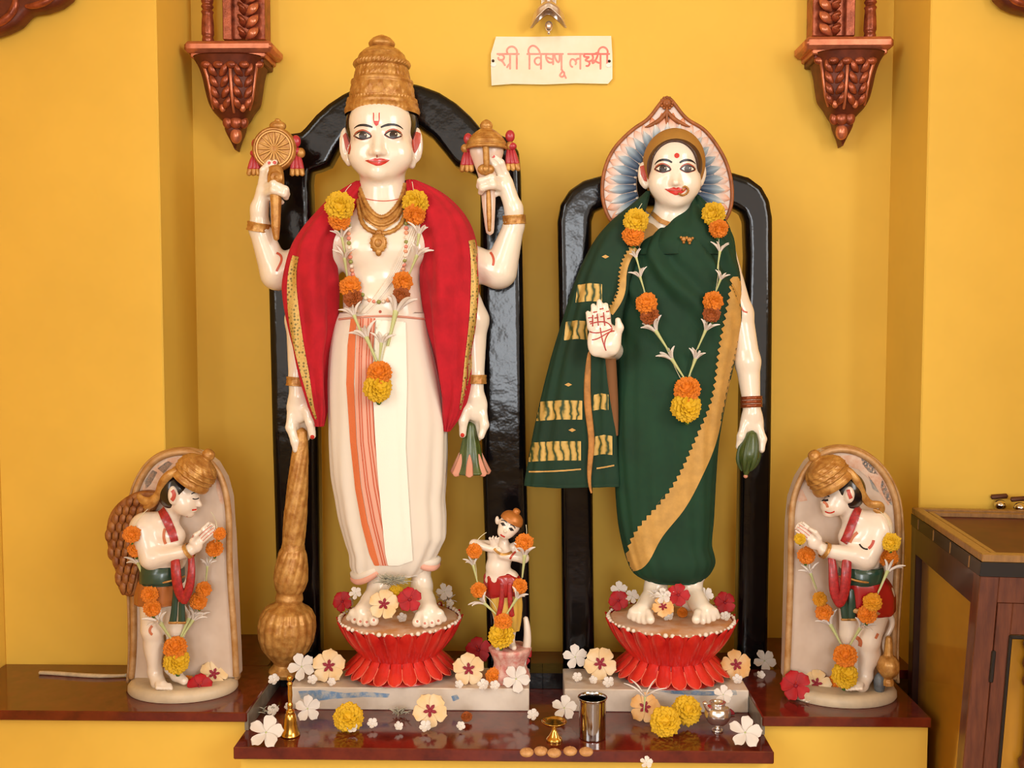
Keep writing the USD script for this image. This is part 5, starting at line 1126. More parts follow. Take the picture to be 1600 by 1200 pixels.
for i in range(4):
    o = (i-1.5)*4.2; G_.chain([(309+o*.7, 844+o*.85, 32), (322+o*.85, 832+o*.9, 32), (334+o*.95-abs(i-1.3)*1.6, 821+o*.95+abs(i-1.3)*1.4, 31)], [3.6, 2.7, 2.1], 1)
G_.chain([(300, 846, 36), (306, 836, 38), (313, 830, 37)], [4.5, 3.8, 2.8], 2.5)
G_.cone((285, 866, 14), (300, 856, 22), 10, 9, 6); G_.ell((307, 850, 22), (10, 12, 6), 4)
for i in range(4):
    o = (i-1.5)*4.2; G_.chain([(311+o*.6, 843+o*.75, 23), (324+o*.7, 831+o*.75, 24), (335+o*.75-abs(i-1.3)*1.4, 821+o*.7+abs(i-1.3), 25)], [4, 3.5, 2.6], 2)
G_.cone((243, 915, 6), (238, 984, 14), 26, 17, 10); G_.cone((238, 984, 14), (242, 1052, 8), 16, 10, 6); G_.ell((240, 1008, 6), (15, 24, 13), 8)
G_.chain([(242, 1050, 8), (247, 1066, 16), (254, 1070, 27)], [11, 10, 7.5], 6)
for i in range(5): G_.chain([(246+i*4.6, 1069+i*.5, 28), (246+i*5.4, 1075+i*.2, 37-i*1.5)], [4.2, 3.2], 1.2)
G_.cone((272, 915, 2), (274, 982, 2), 20, 14, 8); G_.cone((274, 982, 2), (268, 1046, -2), 13, 9, 6); G_.chain([(268, 1044, -2), (276, 1056, 6), (288, 1064, 16)], [9.5, 8.5, 6.5], 5)
gmesh = G_.f.mesh(); part(tg, 'body', gmesh, skin_w, True)
def tilted(t, F_, c, ax2, prof, mat, name='crown', fn=None, depth=0):
    d = np.array([ax2[0], depth, -ax2[1]], float); d /= np.linalg.norm(d); m = lathe(smooth_profile([(r*F_.s, z*F_.s) for r, z in prof], 110), 64, fn=fn); fm = frame((0, 0, 0), d); m.vertices = m.vertices@fm[:3, :3].T+F_.P(c)
    return part(t, name, m, mat, 50)
tilted(tg, G_, (297, 750, 14), (.60, -.80), [(29, -4), (32, -3.5), (33, 1), (31, 7), (32, 17), (29, 28), (22, 36), (12, 41), (8, 44), (10, 48), (9, 54), (5, 58), (.3, 59)], gold, fn=lambda T, Z: 1+.025*np.sin(T*16+Z/G_.s*.5)*(Z > 8*G_.s)*(Z < 38*G_.s)+.03*(np.sin(Z/G_.s*.8)>.6)*(Z > 6*G_.s))
hf = Fig(YG, (230, 720, 330, 820, 55), .0022); hf.ell((273, 766, 14), (27, 32, 24.5), 2); hf.ell((309, 800, 22), (34, 40, 40), 3, mode='sub')
part(tg, 'hair', hf.f.mesh(), hair_mat, True)
part(tg, 'head_scarf', [tube([G_.P(p) for p in ((276, 736, 34), (262, 744, 36), (252, 758, 34), (246, 774, 30), (236, 783, 28), (224, 782, 26), (217, 773, 24))], np.array([5, 7, 6.5, 6, 7, 7, 4])*G_.s, 10, 50, flat=.6), tube([G_.P(p) for p in ((246, 772, 28), (237, 788, 26), (226, 792, 24))], np.array([5, 6, 4])*G_.s, 8, 20)], gold, True)
gd = lambda p, w, m, nm, mesh=None, l=.0008: part(tg, nm, decal(ribbon_poly(p, w), mesh if mesh is not None else gmesh, l, 1.2), m, True)
gd([(301, 779), (306, 780), (311, 778)], .8, black_line, 'eye'); gd([(299, 772), (305, 769.5), (312, 771)], .8, black_line, 'eyebrow'); gd([(300, 797), (304, 796.5), (308, 796)], 1.2, red_lip, 'lips'); gd([(269, 766), (272, 774), (268, 782)], 3, mats['ear_red_paint'], 'ear_hollow')
gd([(248, 790), (260, 812), (268, 830), (273, 846)], [5, 7, 7, 6], neck_red, 'red_garland', None, .003); gd([(289, 808), (294, 822), (297, 840)], [4, 5, 5], neck_red, 'red_garland', None, .003)
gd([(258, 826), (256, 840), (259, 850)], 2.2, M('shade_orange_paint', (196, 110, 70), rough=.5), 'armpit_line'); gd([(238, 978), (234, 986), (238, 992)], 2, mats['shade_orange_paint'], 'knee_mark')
part(tg, 'bracelet', bangle(G_.P((295, 861, 32)), G_.P((303, 856, 32))-G_.P((295, 861, 32)), 12*G_.s, 3*G_.s), gold, 50)
for k in range(3): gd([(311+k*3, 842+k*3.6-4), (322+k*3.4, 831+k*3.4-3.5), (331+k*3.4, 823+k*3.2-2)], .6, M('finger_line_paint', (206, 120, 100), rough=.4), 'finger_line')
skirt = G_.loft([(898, 224, 284, 30, 16, 4), (912, 218, 288, 32, 18, 4), (930, 214, 288, 32, 18, 4), (940, 214, 286, 31, 18, 4)], 24, 80, 2.2, lambda T, Y: .8*np.sin(T*12)); part(tg, 'short_skirt', skirt, short_brown, True)
part(tg, 'sash', G_.loft([(880, 224, 288, 30, 16, 5), (890, 222, 290, 34, 18, 5), (902, 222, 290, 35, 18, 5), (908, 222, 290, 32, 16, 5)], 20, 80, 2.2), sash_green, True)
part(tg, 'sash_trim', [tube([G_.P((x, 911-.15*(x-224)+4*math.sin((x-222)*.05), 5+32*math.sqrt(max(0, 1-((x-256)/34)**2)))) for x in range(224, 290, 4)], 1.8*G_.s, 6)], gold, True)
def flat_tail(t, F_, pts, w, mat, name): return part(t, name, tube([F_.P(p) for p in pts], np.array(w)*F_.s, 10, 30, flat=.35), mat, True)
flat_tail(tg, G_, [(273, 872, 36), (275, 895, 44), (280, 925, 42), (286, 938, 38)], [7, 8, 8, 7], neck_red, 'red_garland'); flat_tail(tg, G_, [(298, 868, 34), (299, 895, 42), (295, 920, 42), (286, 940, 40)], [5, 6, 7, 7], neck_red, 'red_garland')
for x0, x1 in ((274, 270), (285, 284)):
    tl = flat_tail(tg, G_, [(x0, 920, 34), (x0-1, 945, 34), (x1, 972, 32)], [4, 5, 6], sash_green, 'cloth_tail'); part(tl, 'gold_end', tube([G_.P((x1-6, 973, 33)), G_.P((x1+6, 973, 33))], 2.2*G_.s, 8), gold, True)
wp = [(246, 772), (225, 768), (205, 772), (184, 785), (169, 803), (163, 825), (164, 852), (170, 876), (178, 900), (187, 930), (206, 934), (214, 910), (220, 880), (226, 850), (230, 815), (240, 795)]
wpl = pxpoly(wp, YG, 70); wg = part(tg, 'wing', round_extrude(wpl, YG+.006, YG+.026, .006, .0028), feather_mat, True, label='gold-brown feathered wing')
wpx = Polygon(wp)
for r in range(11):
    for k in range(6):
        x, y = 170+k*11+(r % 2)*5.5+max(0, (r-4))*2.0, 784+r*13.2
        if not wpx.buffer(-5).contains(Point(x, y)): continue
        Lf = 8.5+r*.5; a = math.radians(100+6*(k-2)); p = at(x, y, YG+.0065); d = np.array([math.cos(a), 0, -math.sin(a)])*G_.s
        part(wg, 'feather', tube([p-d*Lf*.9, p-d*Lf*.2+[0, -.0022, 0], p+d*Lf*.7+[0, -.0018, 0], p+d*Lf], np.array([3, 5.6, 5.2, 2.5])*G_.s, 8, 8, flat=.45), feather_mat, True)
# ---- figure on the right in red shorts
YH2 = 1.862; H_ = Fig(YH2, (1220, 690, 1410, 1100, 55), .0021); s2 = H_.s
th_ = thing('relief_statue', 'arched stone relief of a figure in gold cap and red shorts, palms joined, facing left', 'statue', at(1312, 1080, YH2))
hout = [(1227, 1063), (1230, 950), (1233, 820), (1237, 780), (1248, 748), (1264, 722), (1287, 704), (1315, 698), (1343, 704), (1368, 720), (1388, 745), (1401, 776), (1406, 810), (1404, 920), (1400, 1063)]
hstone = stele(th_, hout, 1.886, 1.925, 1314, .95, [
    ([(1304, 712), (1335, 711), (1362, 724), (1384, 750), (1394, 782), (1388, 790), (1376, 772), (1362, 752), (1342, 734), (1318, 726)], cloud_p), ([(1345, 714), (1364, 726), (1372, 742), (1358, 738), (1348, 726)], cloud_b), ([(1378, 748), (1390, 772), (1394, 790), (1384, 780), (1376, 762)], cloud_b), ([(1356, 742), (1366, 756), (1374, 770), (1364, 764)], cloud_b), ([(1240, 782), (1246, 760), (1254, 766), (1262, 782), (1250, 784)], cloud_p)])
H_.ell((1318, 770, 14), (25, 28, 22), 2); H_.ell((1305, 787, 16), (19, 17, 16), 8); H_.ell((1293, 792, 16), (10, 9, 11), 6); H_.ell((1296, 803, 16), (10, 6, 9), 5); H_.ell((1308, 793, 24), (13, 12, 10), 6); H_.ell((1327, 773, 36), (8, 13, 7), 3); H_.ell((1287, 785, 18), (5, 4, 6), 3)
H_.cone((1325, 795, 10), (1342, 822, 6), 16, 21, 8); H_.cone((1350, 828, 2), (1345, 885, 4), 30, 27, 10); H_.ell((1332, 872, 10), (24, 24, 22), 12); H_.ell((1336, 840, 12), (26, 22, 20), 10)
H_.ell((1370, 820, 14), (22, 24, 20), 10); H_.cone((1374, 830, 18), (1352, 872, 28), 20, 17, 8); H_.cone((1350, 871, 28), (1288, 860, 32), 17, 10, 8); H_.ell((1273, 846, 32), (12, 13, 7), 5)
for i in range(4):
    o = (i-1.5)*4.2; H_.chain([(1270-o*.7, 840+o*.85, 32), (1258-o*.85, 830+o*.9, 32), (1247-o*.95+abs(i-1.3)*1.6, 821+o*.95+abs(i-1.3)*1.4, 31)], [3.6, 2.7, 2.1], 1)
    H_.chain([(1268-o*.6, 839+o*.75, 23), (1256-o*.7, 829+o*.75, 24), (1246-o*.75+abs(i-1.3)*1.4, 820+o*.7+abs(i-1.3), 25)], [4, 3.5, 2.6], 2)
H_.ell((1272, 845, 22), (10, 12, 6), 4); H_.cone((1300, 866, 14), (1284, 856, 22), 10, 9, 6); H_.chain([(1280, 842, 36), (1274, 832, 38), (1266, 827, 37)], [4.5, 3.8, 2.8], 2.5)
H_.cone((1368, 930, 6), (1358, 1000, 14), 29, 17, 10); H_.cone((1358, 1000, 14), (1352, 1058, 8), 16, 10, 6); H_.ell((1361, 1020, 6), (15, 22, 13), 8); H_.chain([(1352, 1056, 8), (1346, 1070, 16), (1338, 1071, 27)], [11, 10, 7.5], 6)
for i in range(5): H_.chain([(1346-i*4.8, 1070+i*.5, 28), (1346-i*5.6, 1076+i*.2, 37-i*1.5)], [4.2, 3.2], 1.2)
H_.cone((1330, 930, 2), (1326, 990, 4), 20, 14, 8); H_.cone((1326, 990, 4), (1330, 1050, -2), 13, 9, 6); H_.chain([(1330, 1048, -2), (1322, 1058, 6), (1312, 1066, 14)], [9.5, 8.5, 6.5], 5)
hmesh = H_.f.mesh(); part(th_, 'body', hmesh, skin_w, True)
tilted(th_, H_, (1301, 753, 14), (-.58, -.81), [(31, -6), (34, -5), (35, 1), (33, 8), (33, 18), (30, 28), (22, 36), (13, 41), (8, 44), (10, 48), (9, 54), (5, 58), (.3, 59)], gold, fn=lambda T, Z: 1+.025*np.sin(T*16+Z/s2*.5)*(Z > 8*s2)*(Z < 38*s2)+.03*(np.sin(Z/s2*.8)>.6)*(Z > 6*s2))
hf = Fig(YH2, (1275, 720, 1365, 820, 55), .0022); hf.ell((1324, 767, 14), (28, 31, 24.5), 2); hf.ell((1288, 804, 22), (36, 40, 40), 3, mode='sub'); part(th_, 'hair', hf.f.mesh(), hair_mat, True)
part(th_, 'head_scarf', tube([H_.P(p) for p in ((1316, 731, 30), (1332, 742, 34), (1342, 758, 34), (1350, 776, 30), (1362, 788, 28), (1376, 790, 26), (1378, 797, 24), (1366, 796, 24))], np.array([4, 6, 6, 5.5, 6, 6, 5, 3])*s2, 10, 50, flat=.6), gold, True)
hd_ = lambda p, w, m, nm, l=.0008: part(th_, nm, decal(ribbon_poly(p, w), hmesh, l, 1.2), m, True)
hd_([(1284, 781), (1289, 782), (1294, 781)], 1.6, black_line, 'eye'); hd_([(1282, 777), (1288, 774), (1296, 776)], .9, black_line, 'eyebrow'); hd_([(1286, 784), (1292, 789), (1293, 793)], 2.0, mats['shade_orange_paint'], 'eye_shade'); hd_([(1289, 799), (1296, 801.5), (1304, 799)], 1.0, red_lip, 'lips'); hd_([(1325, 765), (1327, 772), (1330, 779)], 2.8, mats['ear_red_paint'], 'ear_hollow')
hd_([(1344, 790), (1334, 812), (1326, 832), (1318, 848)], [5, 7, 7, 6], neck_red, 'red_garland', .003); hd_([(1304, 812), (1298, 826), (1296, 842)], [4, 5, 5], neck_red, 'red_garland', .003)
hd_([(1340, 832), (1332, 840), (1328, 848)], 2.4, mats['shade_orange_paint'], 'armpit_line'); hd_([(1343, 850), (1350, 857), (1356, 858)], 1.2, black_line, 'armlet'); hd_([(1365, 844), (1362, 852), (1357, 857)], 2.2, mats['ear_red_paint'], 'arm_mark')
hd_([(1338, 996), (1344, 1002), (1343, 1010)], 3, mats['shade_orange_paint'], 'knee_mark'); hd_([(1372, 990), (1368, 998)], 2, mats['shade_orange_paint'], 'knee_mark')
part(th_, 'bracelet', bangle(H_.P((1289, 860, 32)), H_.P((1280, 855, 32))-H_.P((1289, 860, 32)), 12.5*s2, 3*s2), gold, 50)
for k in range(3): hd_([(1268-k*3, 838+k*3.6-4), (1258-k*3.4, 829+k*3.4-3.5), (1249-k*3.4, 822+k*3.2-2)], .6, mats['finger_line_paint'], 'finger_line')
shorts = H_.loft([(896, 1308, 1378, 31, 16, 4), (912, 1306, 1390, 34, 18, 4), (932, 1306, 1396, 35, 18, 4), (950, 1310, 1396, 33, 18, 4), (956, 1314, 1392, 30, 16, 4)], 24, 80, 2.3, lambda T, Y: .7*np.sin(T*10)); part(th_, 'shorts', shorts, short_red, True)
part(th_, 'hem', tube([H_.P((x, 953+5*math.sin((x-1330)*.045), 5+34*math.sqrt(max(0, 1-((x-1353)/46)**2)))) for x in range(1322, 1397, 4)], 4*s2, 8, flat=.6), rim_gold, True)
part(th_, 'sash', H_.loft([(882, 1310, 1376, 30, 16, 5), (890, 1309, 1378, 34, 18, 5), (901, 1308, 1378, 35, 18, 5), (908, 1308, 1378, 32, 16, 5)], 20, 80, 2.2), sash_green, True)
part(th_, 'sash_trim', tube([H_.P((x, 905+5*math.sin((x-1330)*.06), 6+35*math.sqrt(max(0, 1-((x-1343)/37)**2)))) for x in range(1312, 1377, 4)], 1.8*s2, 6), gold, True)
flat_tail(th_, H_, [(1324, 872, 38), (1322, 900, 46), (1318, 930, 44), (1312, 944, 40)], [7, 8, 8, 7], neck_red, 'red_garland'); flat_tail(th_, H_, [(1298, 868, 34), (1302, 900, 42), (1306, 930, 42), (1314, 945, 40)], [5, 7, 8, 7], neck_red, 'red_garland')
for x0, x1 in ((1318, 1322), (1330, 1330)):
    tl = flat_tail(th_, H_, [(x0, 922, 34), (x0+1, 945, 36), (x1, 966, 34)], [4, 6, 7], sash_green, 'cloth_tail'); part(tl, 'gold_end', tube([H_.P((x1-7, 968, 35)), H_.P((x1+7, 968, 35))], 2.2*s2, 8), gold, True)
part(th_, 'tail', tube([H_.P(p) for p in ((1384, 955, 6), (1390, 985, 6), (1382, 1004, 8), (1386, 1022, 10), (1392, 1030, 12))], np.array([5, 4.5, 4, 4, 3])*s2, 10, 40), skin_w, True)
pm_ = part(th_, 'leaning_mace', lathe(smooth_profile([(.5*s2, 0), (9*s2, 0), (9*s2, 6*s2), (7*s2, 10*s2), (12*s2, 16*s2), (17*s2, 26*s2), (17*s2, 34*s2), (12*s2, 44*s2), (7*s2, 48*s2), (6*s2, 60*s2), (4*s2, 76*s2), (.3*s2, 78*s2)], 50), 36, *H_.P((1387, 1070, 18)), fn=lambda T, Z: 1+.04*np.cos(T*9)), gold, 50, label='small gold mace standing by the foot')
part(th_, 'grey_support', ball(H_.P((1374, 1068, 14)), np.array([9, 9, 18])*s2, 2), M('support_grey_paint', (96, 100, 104), rough=.4, var=.4, scale=60), True)
# ---- small crowned figure beside the tall statue
YK = 1.925; K_ = Fig(YK, (730, 785, 845, 1030, 40), .0016); s3 = K_.s
tk = thing('statuette', 'small crowned figurine with hands raised to its chest, red cloth and yellow garment', 'statue', at(795, 1040, YK))
K_.ell((796, 820, 10), (17, 17, 15), 2); K_.ell((790, 831, 14), (13, 12, 12), 5); K_.ell((789.5, 830, 26), (2.4, 2.6, 3), 2); K_.ell((777, 813, 6), (3.5, 7, 3), 2)
K_.cone((787, 840, 6), (785, 856, 4), 7, 9, 4); K_.cone((782, 862, 2), (778, 900, 2), 19, 18, 8); K_.ell((784, 866, 6), (22, 14, 14), 6); K_.ell((776, 886, 8), (17, 16, 13), 6)
K_.cone((768, 852, 4), (741, 850, 8), 8, 7, 4); K_.cone((741, 850, 8), (768, 858, 20), 7, 5.5, 4); K_.ell((772, 848, 22), (7, 8, 4), 3)
K_.cone((806, 856, 4), (818, 872, 8), 10, 8, 4); K_.cone((818, 872, 8), (784, 868, 22), 8, 5.5, 4); K_.ell((778, 860, 24), (7, 6, 4.5), 3)
for i in range(4): K_.chain([(767+i*3.6, 847, 24), (765+i*4.6, 841, 27), (766+i*4.8, 837+abs(i-1.4)*1.6, 25)], [2.2, 1.7, 1.3], .8)
K_.cone((772, 905, 2), (780, 960, 2), 16, 10, 6); K_.cone((780, 960, 2), (778, 1002, 4), 9, 6, 4); K_.chain([(778, 1000, 4), (780, 1008, 12), (778, 1012, 20)], [6, 5.5, 4.5], 3)
K_.cone((796, 905, 2), (802, 960, 6), 16, 10, 6); K_.cone((802, 960, 6), (798, 1002, 6), 9, 6, 4); K_.chain([(798, 1000, 6), (800, 1008, 12), (803, 1012, 20)], [6, 5.5, 4.5], 3)
kmesh = K_.f.mesh(); part(tk, 'body', kmesh, skin_w, True)
tilted(tk, K_, (800, 812, 10), (.48, -.88), [(16, -4), (18.5, -3), (18.5, 1), (17, 5), (14, 9), (9, 12), (6, 13), (6, 16), (4, 19), (.3, 20)], M('crown_copper_paint', (186, 116, 52), rough=.4, metal=.3))
part(tk, 'hair', ball(K_.P((800, 824, 0)), np.array([17, 15, 17])*s3, 2), hair_mat, True)
kd = lambda p, w, m, nm, l=.0006: part(tk, nm, decal(ribbon_poly(p, w), kmesh, l, .9), m, True)
for x, y in ((786, 819), (799, 827)): part(tk, 'eye', decal(Polygon([(x-4.5, y-2.2), (x+.6, y-2.6), (x+4.5, y+2.4), (x-1, y+2.6)]), kmesh, .0006, .8), black_line, True)
kd([(782, 835), (785, 837.5), (789, 839)], 1.1, red_lip, 'lips'); kd([(783, 813), (788, 813.5), (792, 817)], .7, black_line, 'eyebrow'); kd([(797, 820), (802, 821.5), (805, 826)], .7, black_line, 'eyebrow'); kd([(806, 862), (800, 868), (797, 874)], 1.6, mats['ear_red_paint'], 'arm_mark')
kd([(772, 857), (784, 866), (800, 862)], 2, gold, 'necklace')
part(tk, 'red_cloth', K_.loft([(893, 760, 800, 16, 12, 2), (900, 756, 812, 19, 14, 2), (914, 756, 818, 20, 15, 2), (926, 758, 816, 18, 13, 2), (932, 760, 812, 14, 11, 2)], 20, 60, 2.2, lambda T, Y: .8*np.sin(T*9)), short_red, True)
part(tk, 'yellow_garment', K_.loft([(926, 764, 814, 16, 12, 2), (945, 766, 816, 17, 12, 3), (968, 772, 814, 15, 11, 4), (984, 774, 811, 12, 10, 4)], 20, 60, 2.2, lambda T, Y: 1.0*np.sin(T*8)), M('yellow_garment_paint', (206, 164, 70), rough=.4), True)
for x0, x1 in ((784, 779), (797, 800)): flat_tail(tk, K_, [(x0, 912, 22), (x0, 935, 22), (x1, 962, 20)], [3, 4, 4], neck_red, 'red_sash')
part(tk, 'support', tube([K_.P((822, 1016, 0)), K_.P((824, 990, 0)), K_.P((821, 965, -2))], np.array([7, 6, 4])*s3, 10, 16), skin_w, True)
zb = K_.P((797, 1012, 8))[2]; 
kb = part(tk, 'base', lathe(smooth_profile([(0, ZP+.0005), (30*s3, ZP+.0005), (31*s3, ZP+.006), (25*s3, ZP+(zb-ZP)*.5), (33*s3, zb-.003), (31*s3, zb), (0, zb)], 40), 40, K_.P((797, 1012, 2))[0], YK, fn=lambda T, Z: 1+.04*np.cos(T*12)), M('statuette_base_paint', (226, 190, 176), rough=.5, var2=(206, 120, 110), var=.2, scale=80), True)
# ---- their garlands
garland('garland of orange marigolds hanging on the winged figure of the left stone relief', trimesh.util.concatenate([gmesh, gstone, wg.mesh.copy().apply_translation(tg.base) if False else gstone]), [(238, 790), (214, 815), (206, 838), (214, 870), (228, 910), (238, 945), (256, 985), (275, 1010), (292, 985), (308, 945), (318, 915), (325, 880), (338, 838), (330, 800)],
    [(206, 835, 12, orange_m), (213, 858, 12, orange_m), (234, 929, 12, orange_m), (238, 950, 12, orange_m), (343, 834, 9, orange_m), (335, 857, 12, orange_m), (318, 921, 11, orange_m), (310, 939, 12, orange_m), (274, 1012, 16, orange_m), (276, 1033, 18, yellow_m)],
    [((216, 880), (228, 912)), ((250, 972), (270, 1002)), ((324, 884), (322, 908)), ((296, 965), (280, 1000)), ((302, 968), (282, 1000))], (275, 1050), loose=1.862)
garland('garland of orange and yellow marigolds hanging on the right figure in red shorts', trimesh.util.concatenate([hmesh, hstone, shorts]), [(1376, 800), (1392, 830), (1390, 860), (1384, 900), (1366, 940), (1352, 970), (1334, 1000), (1321, 1020), (1308, 990), (1292, 962), (1280, 935), (1266, 900), (1256, 860), (1250, 835)],
    [(1392, 847, 13, yellow_m), (1387, 871, 14, orange_m), (1250, 842, 8, yellow_m), (1260, 868, 12, orange_m), (1363, 941, 13, M('marigold_amber', (252, 168, 10), rough=.7, island=.3)), (1355, 960, 13, orange_m), (1281, 936, 10, mats['marigold_amber']), (1288, 957, 12, orange_m), (1321, 1025, 16, orange_m), (1320, 1055, 18, yellow_m)],
    [((1387, 892), (1372, 926)), ((1266, 895), (1276, 920)), ((1345, 980), (1328, 1008)), ((1297, 975), (1316, 1010))], (1320, 1065), loose=1.86)
garland('small garland of orange marigolds hanging on the crowned figurine', trimesh.util.concatenate([kmesh]), [(822, 820), (822, 848), (818, 880), (813, 915), (800, 945), (786, 968), (772, 945), (750, 922), (744, 890), (741, 860), (760, 832)],
    [(819, 848, 13, orange_m), (741, 861, 11, orange_m), (812, 916, 11, orange_m), (748, 922, 11, orange_m), (786, 971, 13, orange_m), (783, 993, 18, yellow_m)],
    [((820, 866), (816, 902)), ((739, 882), (746, 910)), ((808, 934), (790, 962)), ((756, 942), (780, 964))], (785, 1010), loose=1.91)
# ================================================================== carved wall brackets
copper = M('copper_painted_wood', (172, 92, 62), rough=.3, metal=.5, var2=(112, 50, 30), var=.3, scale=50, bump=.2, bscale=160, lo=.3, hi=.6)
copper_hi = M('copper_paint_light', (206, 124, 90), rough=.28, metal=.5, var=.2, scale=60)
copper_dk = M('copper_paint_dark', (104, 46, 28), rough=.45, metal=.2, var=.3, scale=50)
def bracket(label, mx, dy):
    fx = (lambda x: mx-x) if mx else (lambda x: x)
    YB0 = YB-.002; B = Fig(YB0-.03); s_ = B.s
    def q(x, y, Y): return at(fx(x), y+dy, Y)
    def bx(x0, x1, y0, y1, Y0, r):
        a, b = q(x0, y1, Y0), q(x1, y0, Y0); xs = sorted((a[0], b[0])); return box((xs[0], Y0, a[2]), (xs[1], YB0, b[2]), r)
    t = thing('wall_bracket', label, 'bracket', q(362, 90, YB0))
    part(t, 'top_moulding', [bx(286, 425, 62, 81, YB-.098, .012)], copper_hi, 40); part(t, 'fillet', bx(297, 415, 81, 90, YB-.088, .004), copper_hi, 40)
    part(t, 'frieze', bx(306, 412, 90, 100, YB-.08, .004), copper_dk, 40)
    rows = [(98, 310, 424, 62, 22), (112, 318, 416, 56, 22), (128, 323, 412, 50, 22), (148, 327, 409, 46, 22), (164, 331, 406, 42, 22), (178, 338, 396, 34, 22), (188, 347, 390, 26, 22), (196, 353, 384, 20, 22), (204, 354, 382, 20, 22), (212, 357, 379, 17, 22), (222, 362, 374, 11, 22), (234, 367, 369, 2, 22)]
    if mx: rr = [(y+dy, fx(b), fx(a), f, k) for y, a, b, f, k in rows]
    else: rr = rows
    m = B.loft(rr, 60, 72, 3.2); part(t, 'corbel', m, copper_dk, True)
    def onto(x, y): 
        P, N, ok = hits(m, [fx(x)], [y+dy]); return (P[0] if ok[0] else q(x, y, YB-.06))
    def rib(pts, r, mat=copper_hi, name='rib'): 
        part(t, name, tube([onto(*p)+[0, -.001, 0] for p in pts], np.array(r)*s_, 8, 24), mat, True)
    rib([(360, 98), (361, 125), (363, 150), (366, 176)], [3, 3, 3, 2]); rib([(318, 101), (325, 122), (330, 148), (334, 170)], [3.4, 3, 2.6, 2]); rib([(402, 100), (398, 125), (395, 150), (390, 172)], [3, 2.6, 2.6, 2])
    for cx0, cx1 in ((341, 348), (381, 379)):
        for k in range(4):
            y = 104+k*17; cx = cx0+(cx1-cx0)*k/4
            for sg in (-1, 1):
                a, b, c = onto(cx+sg*2, y+14), onto(cx+sg*9, y+6), onto(cx+sg*12, y-4)
                part(t, 'carved_leaf', tube([a, b+[0, -.004, 0], c+[0, -.001, 0]], np.array([2.2, 5.4, 1.6])*s_, 8, 10, flat=.6), copper, True)
        part(t, 'carved_bud', ball(onto(cx1, 168), np.array([5, 4, 7])*s_, 2), copper_hi, True)
    for cx in (322, 341, 361, 381, 404): part(t, 'small_scroll', ball(onto(cx, 101)+[0, -.001, 0], np.array([8, 5, 6])*s_, 2), copper, True)
    for cx, w in ((354, 8), (368, 10), (382, 8)): part(t, 'tip_leaf', ball(onto(min(max(cx, 356), 380), 191), np.array([w, 6, 10])*s_, 2), copper, True)
    part(t, 'pendant_bud', ball(onto(368, 211)+[0, .004, 0], np.array([9, 9, 13])*s_, 2), copper_hi, True)
    part(t, 'back_board', bx(348, 412, -90, 62, YB-.05, .003), copper, 40)
    for k in range(8):
        y = 52-k*19; 
        for sg, w in ((-1, 9), (1, 15)):
            a, b, c = q(382+sg*2, y+8, YB-.053), q(384+sg*(w*.7), y-1, YB-.066), q(384+sg*w*1.2, y-10, YB-.054)
            part(t, 'relief_leaf', tube([a, b, c], np.array([3, 7, 2])*s_, 8, 10, flat=.6), copper_hi if sg > 0 else copper, True)
    part(t, 'board_edge', bx(348, 360, -90, 62, YB-.062, .003), copper, 40)
    rp = [(.5, 0), (8.5, 0), (9, 4), (8, 8), (9.5, 12), (9, 30), (8, 42), (9.5, 45), (7, 49), (9.5, 53), (7.5, 57), (9, 60), (9.5, 66), (8, 90), (9, 120), (7, 140), (.5, 142)]
    c = q(325, 66, YB-.05); part(t, 'baluster', lathe(smooth_profile([(r*s_, z*s_) for r, z in rp], 80), 28, *c), copper, 50)
bracket('carved copper-painted wooden wall bracket upper left, above the raised discus', 0, 0)
bracket('carved copper-painted wooden wall bracket at the upper right of the niche', 1684, -6)
# corner scrolls of the carved arch
for lab, pts, gr in (('carved copper-painted scroll end at the top left corner of the picture', [(-60, -70), (-60, 62), (-20, 56), (6, 48), (26, 38), (40, 22), (46, 18), (66, 16), (90, 8), (106, -4), (116, -30), (118, -70)], [[(-20, 40), (6, 32), (20, 18), (22, -10)], [(40, 10), (64, 6), (86, -6)]]),
                     ('carved copper-painted scroll end at the top right corner of the picture', [(1548, -70), (1552, -30), (1561, -4), (1574, 8), (1590, 15), (1606, 19), (1640, 22), (1640, -70)], [[(1572, -14), (1588, 2), (1606, 8)]])):
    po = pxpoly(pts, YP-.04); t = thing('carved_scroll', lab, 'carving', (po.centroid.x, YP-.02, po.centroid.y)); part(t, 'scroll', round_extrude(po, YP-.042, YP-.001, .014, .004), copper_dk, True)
    for g_ in gr: part(t, 'carved_ridge', tube([at(x, y, YP-.042) for x, y in g_], np.array([.004, .007, .004] if len(g_) == 3 else [.004, .008, .008, .004]), 8, 20), copper, True)
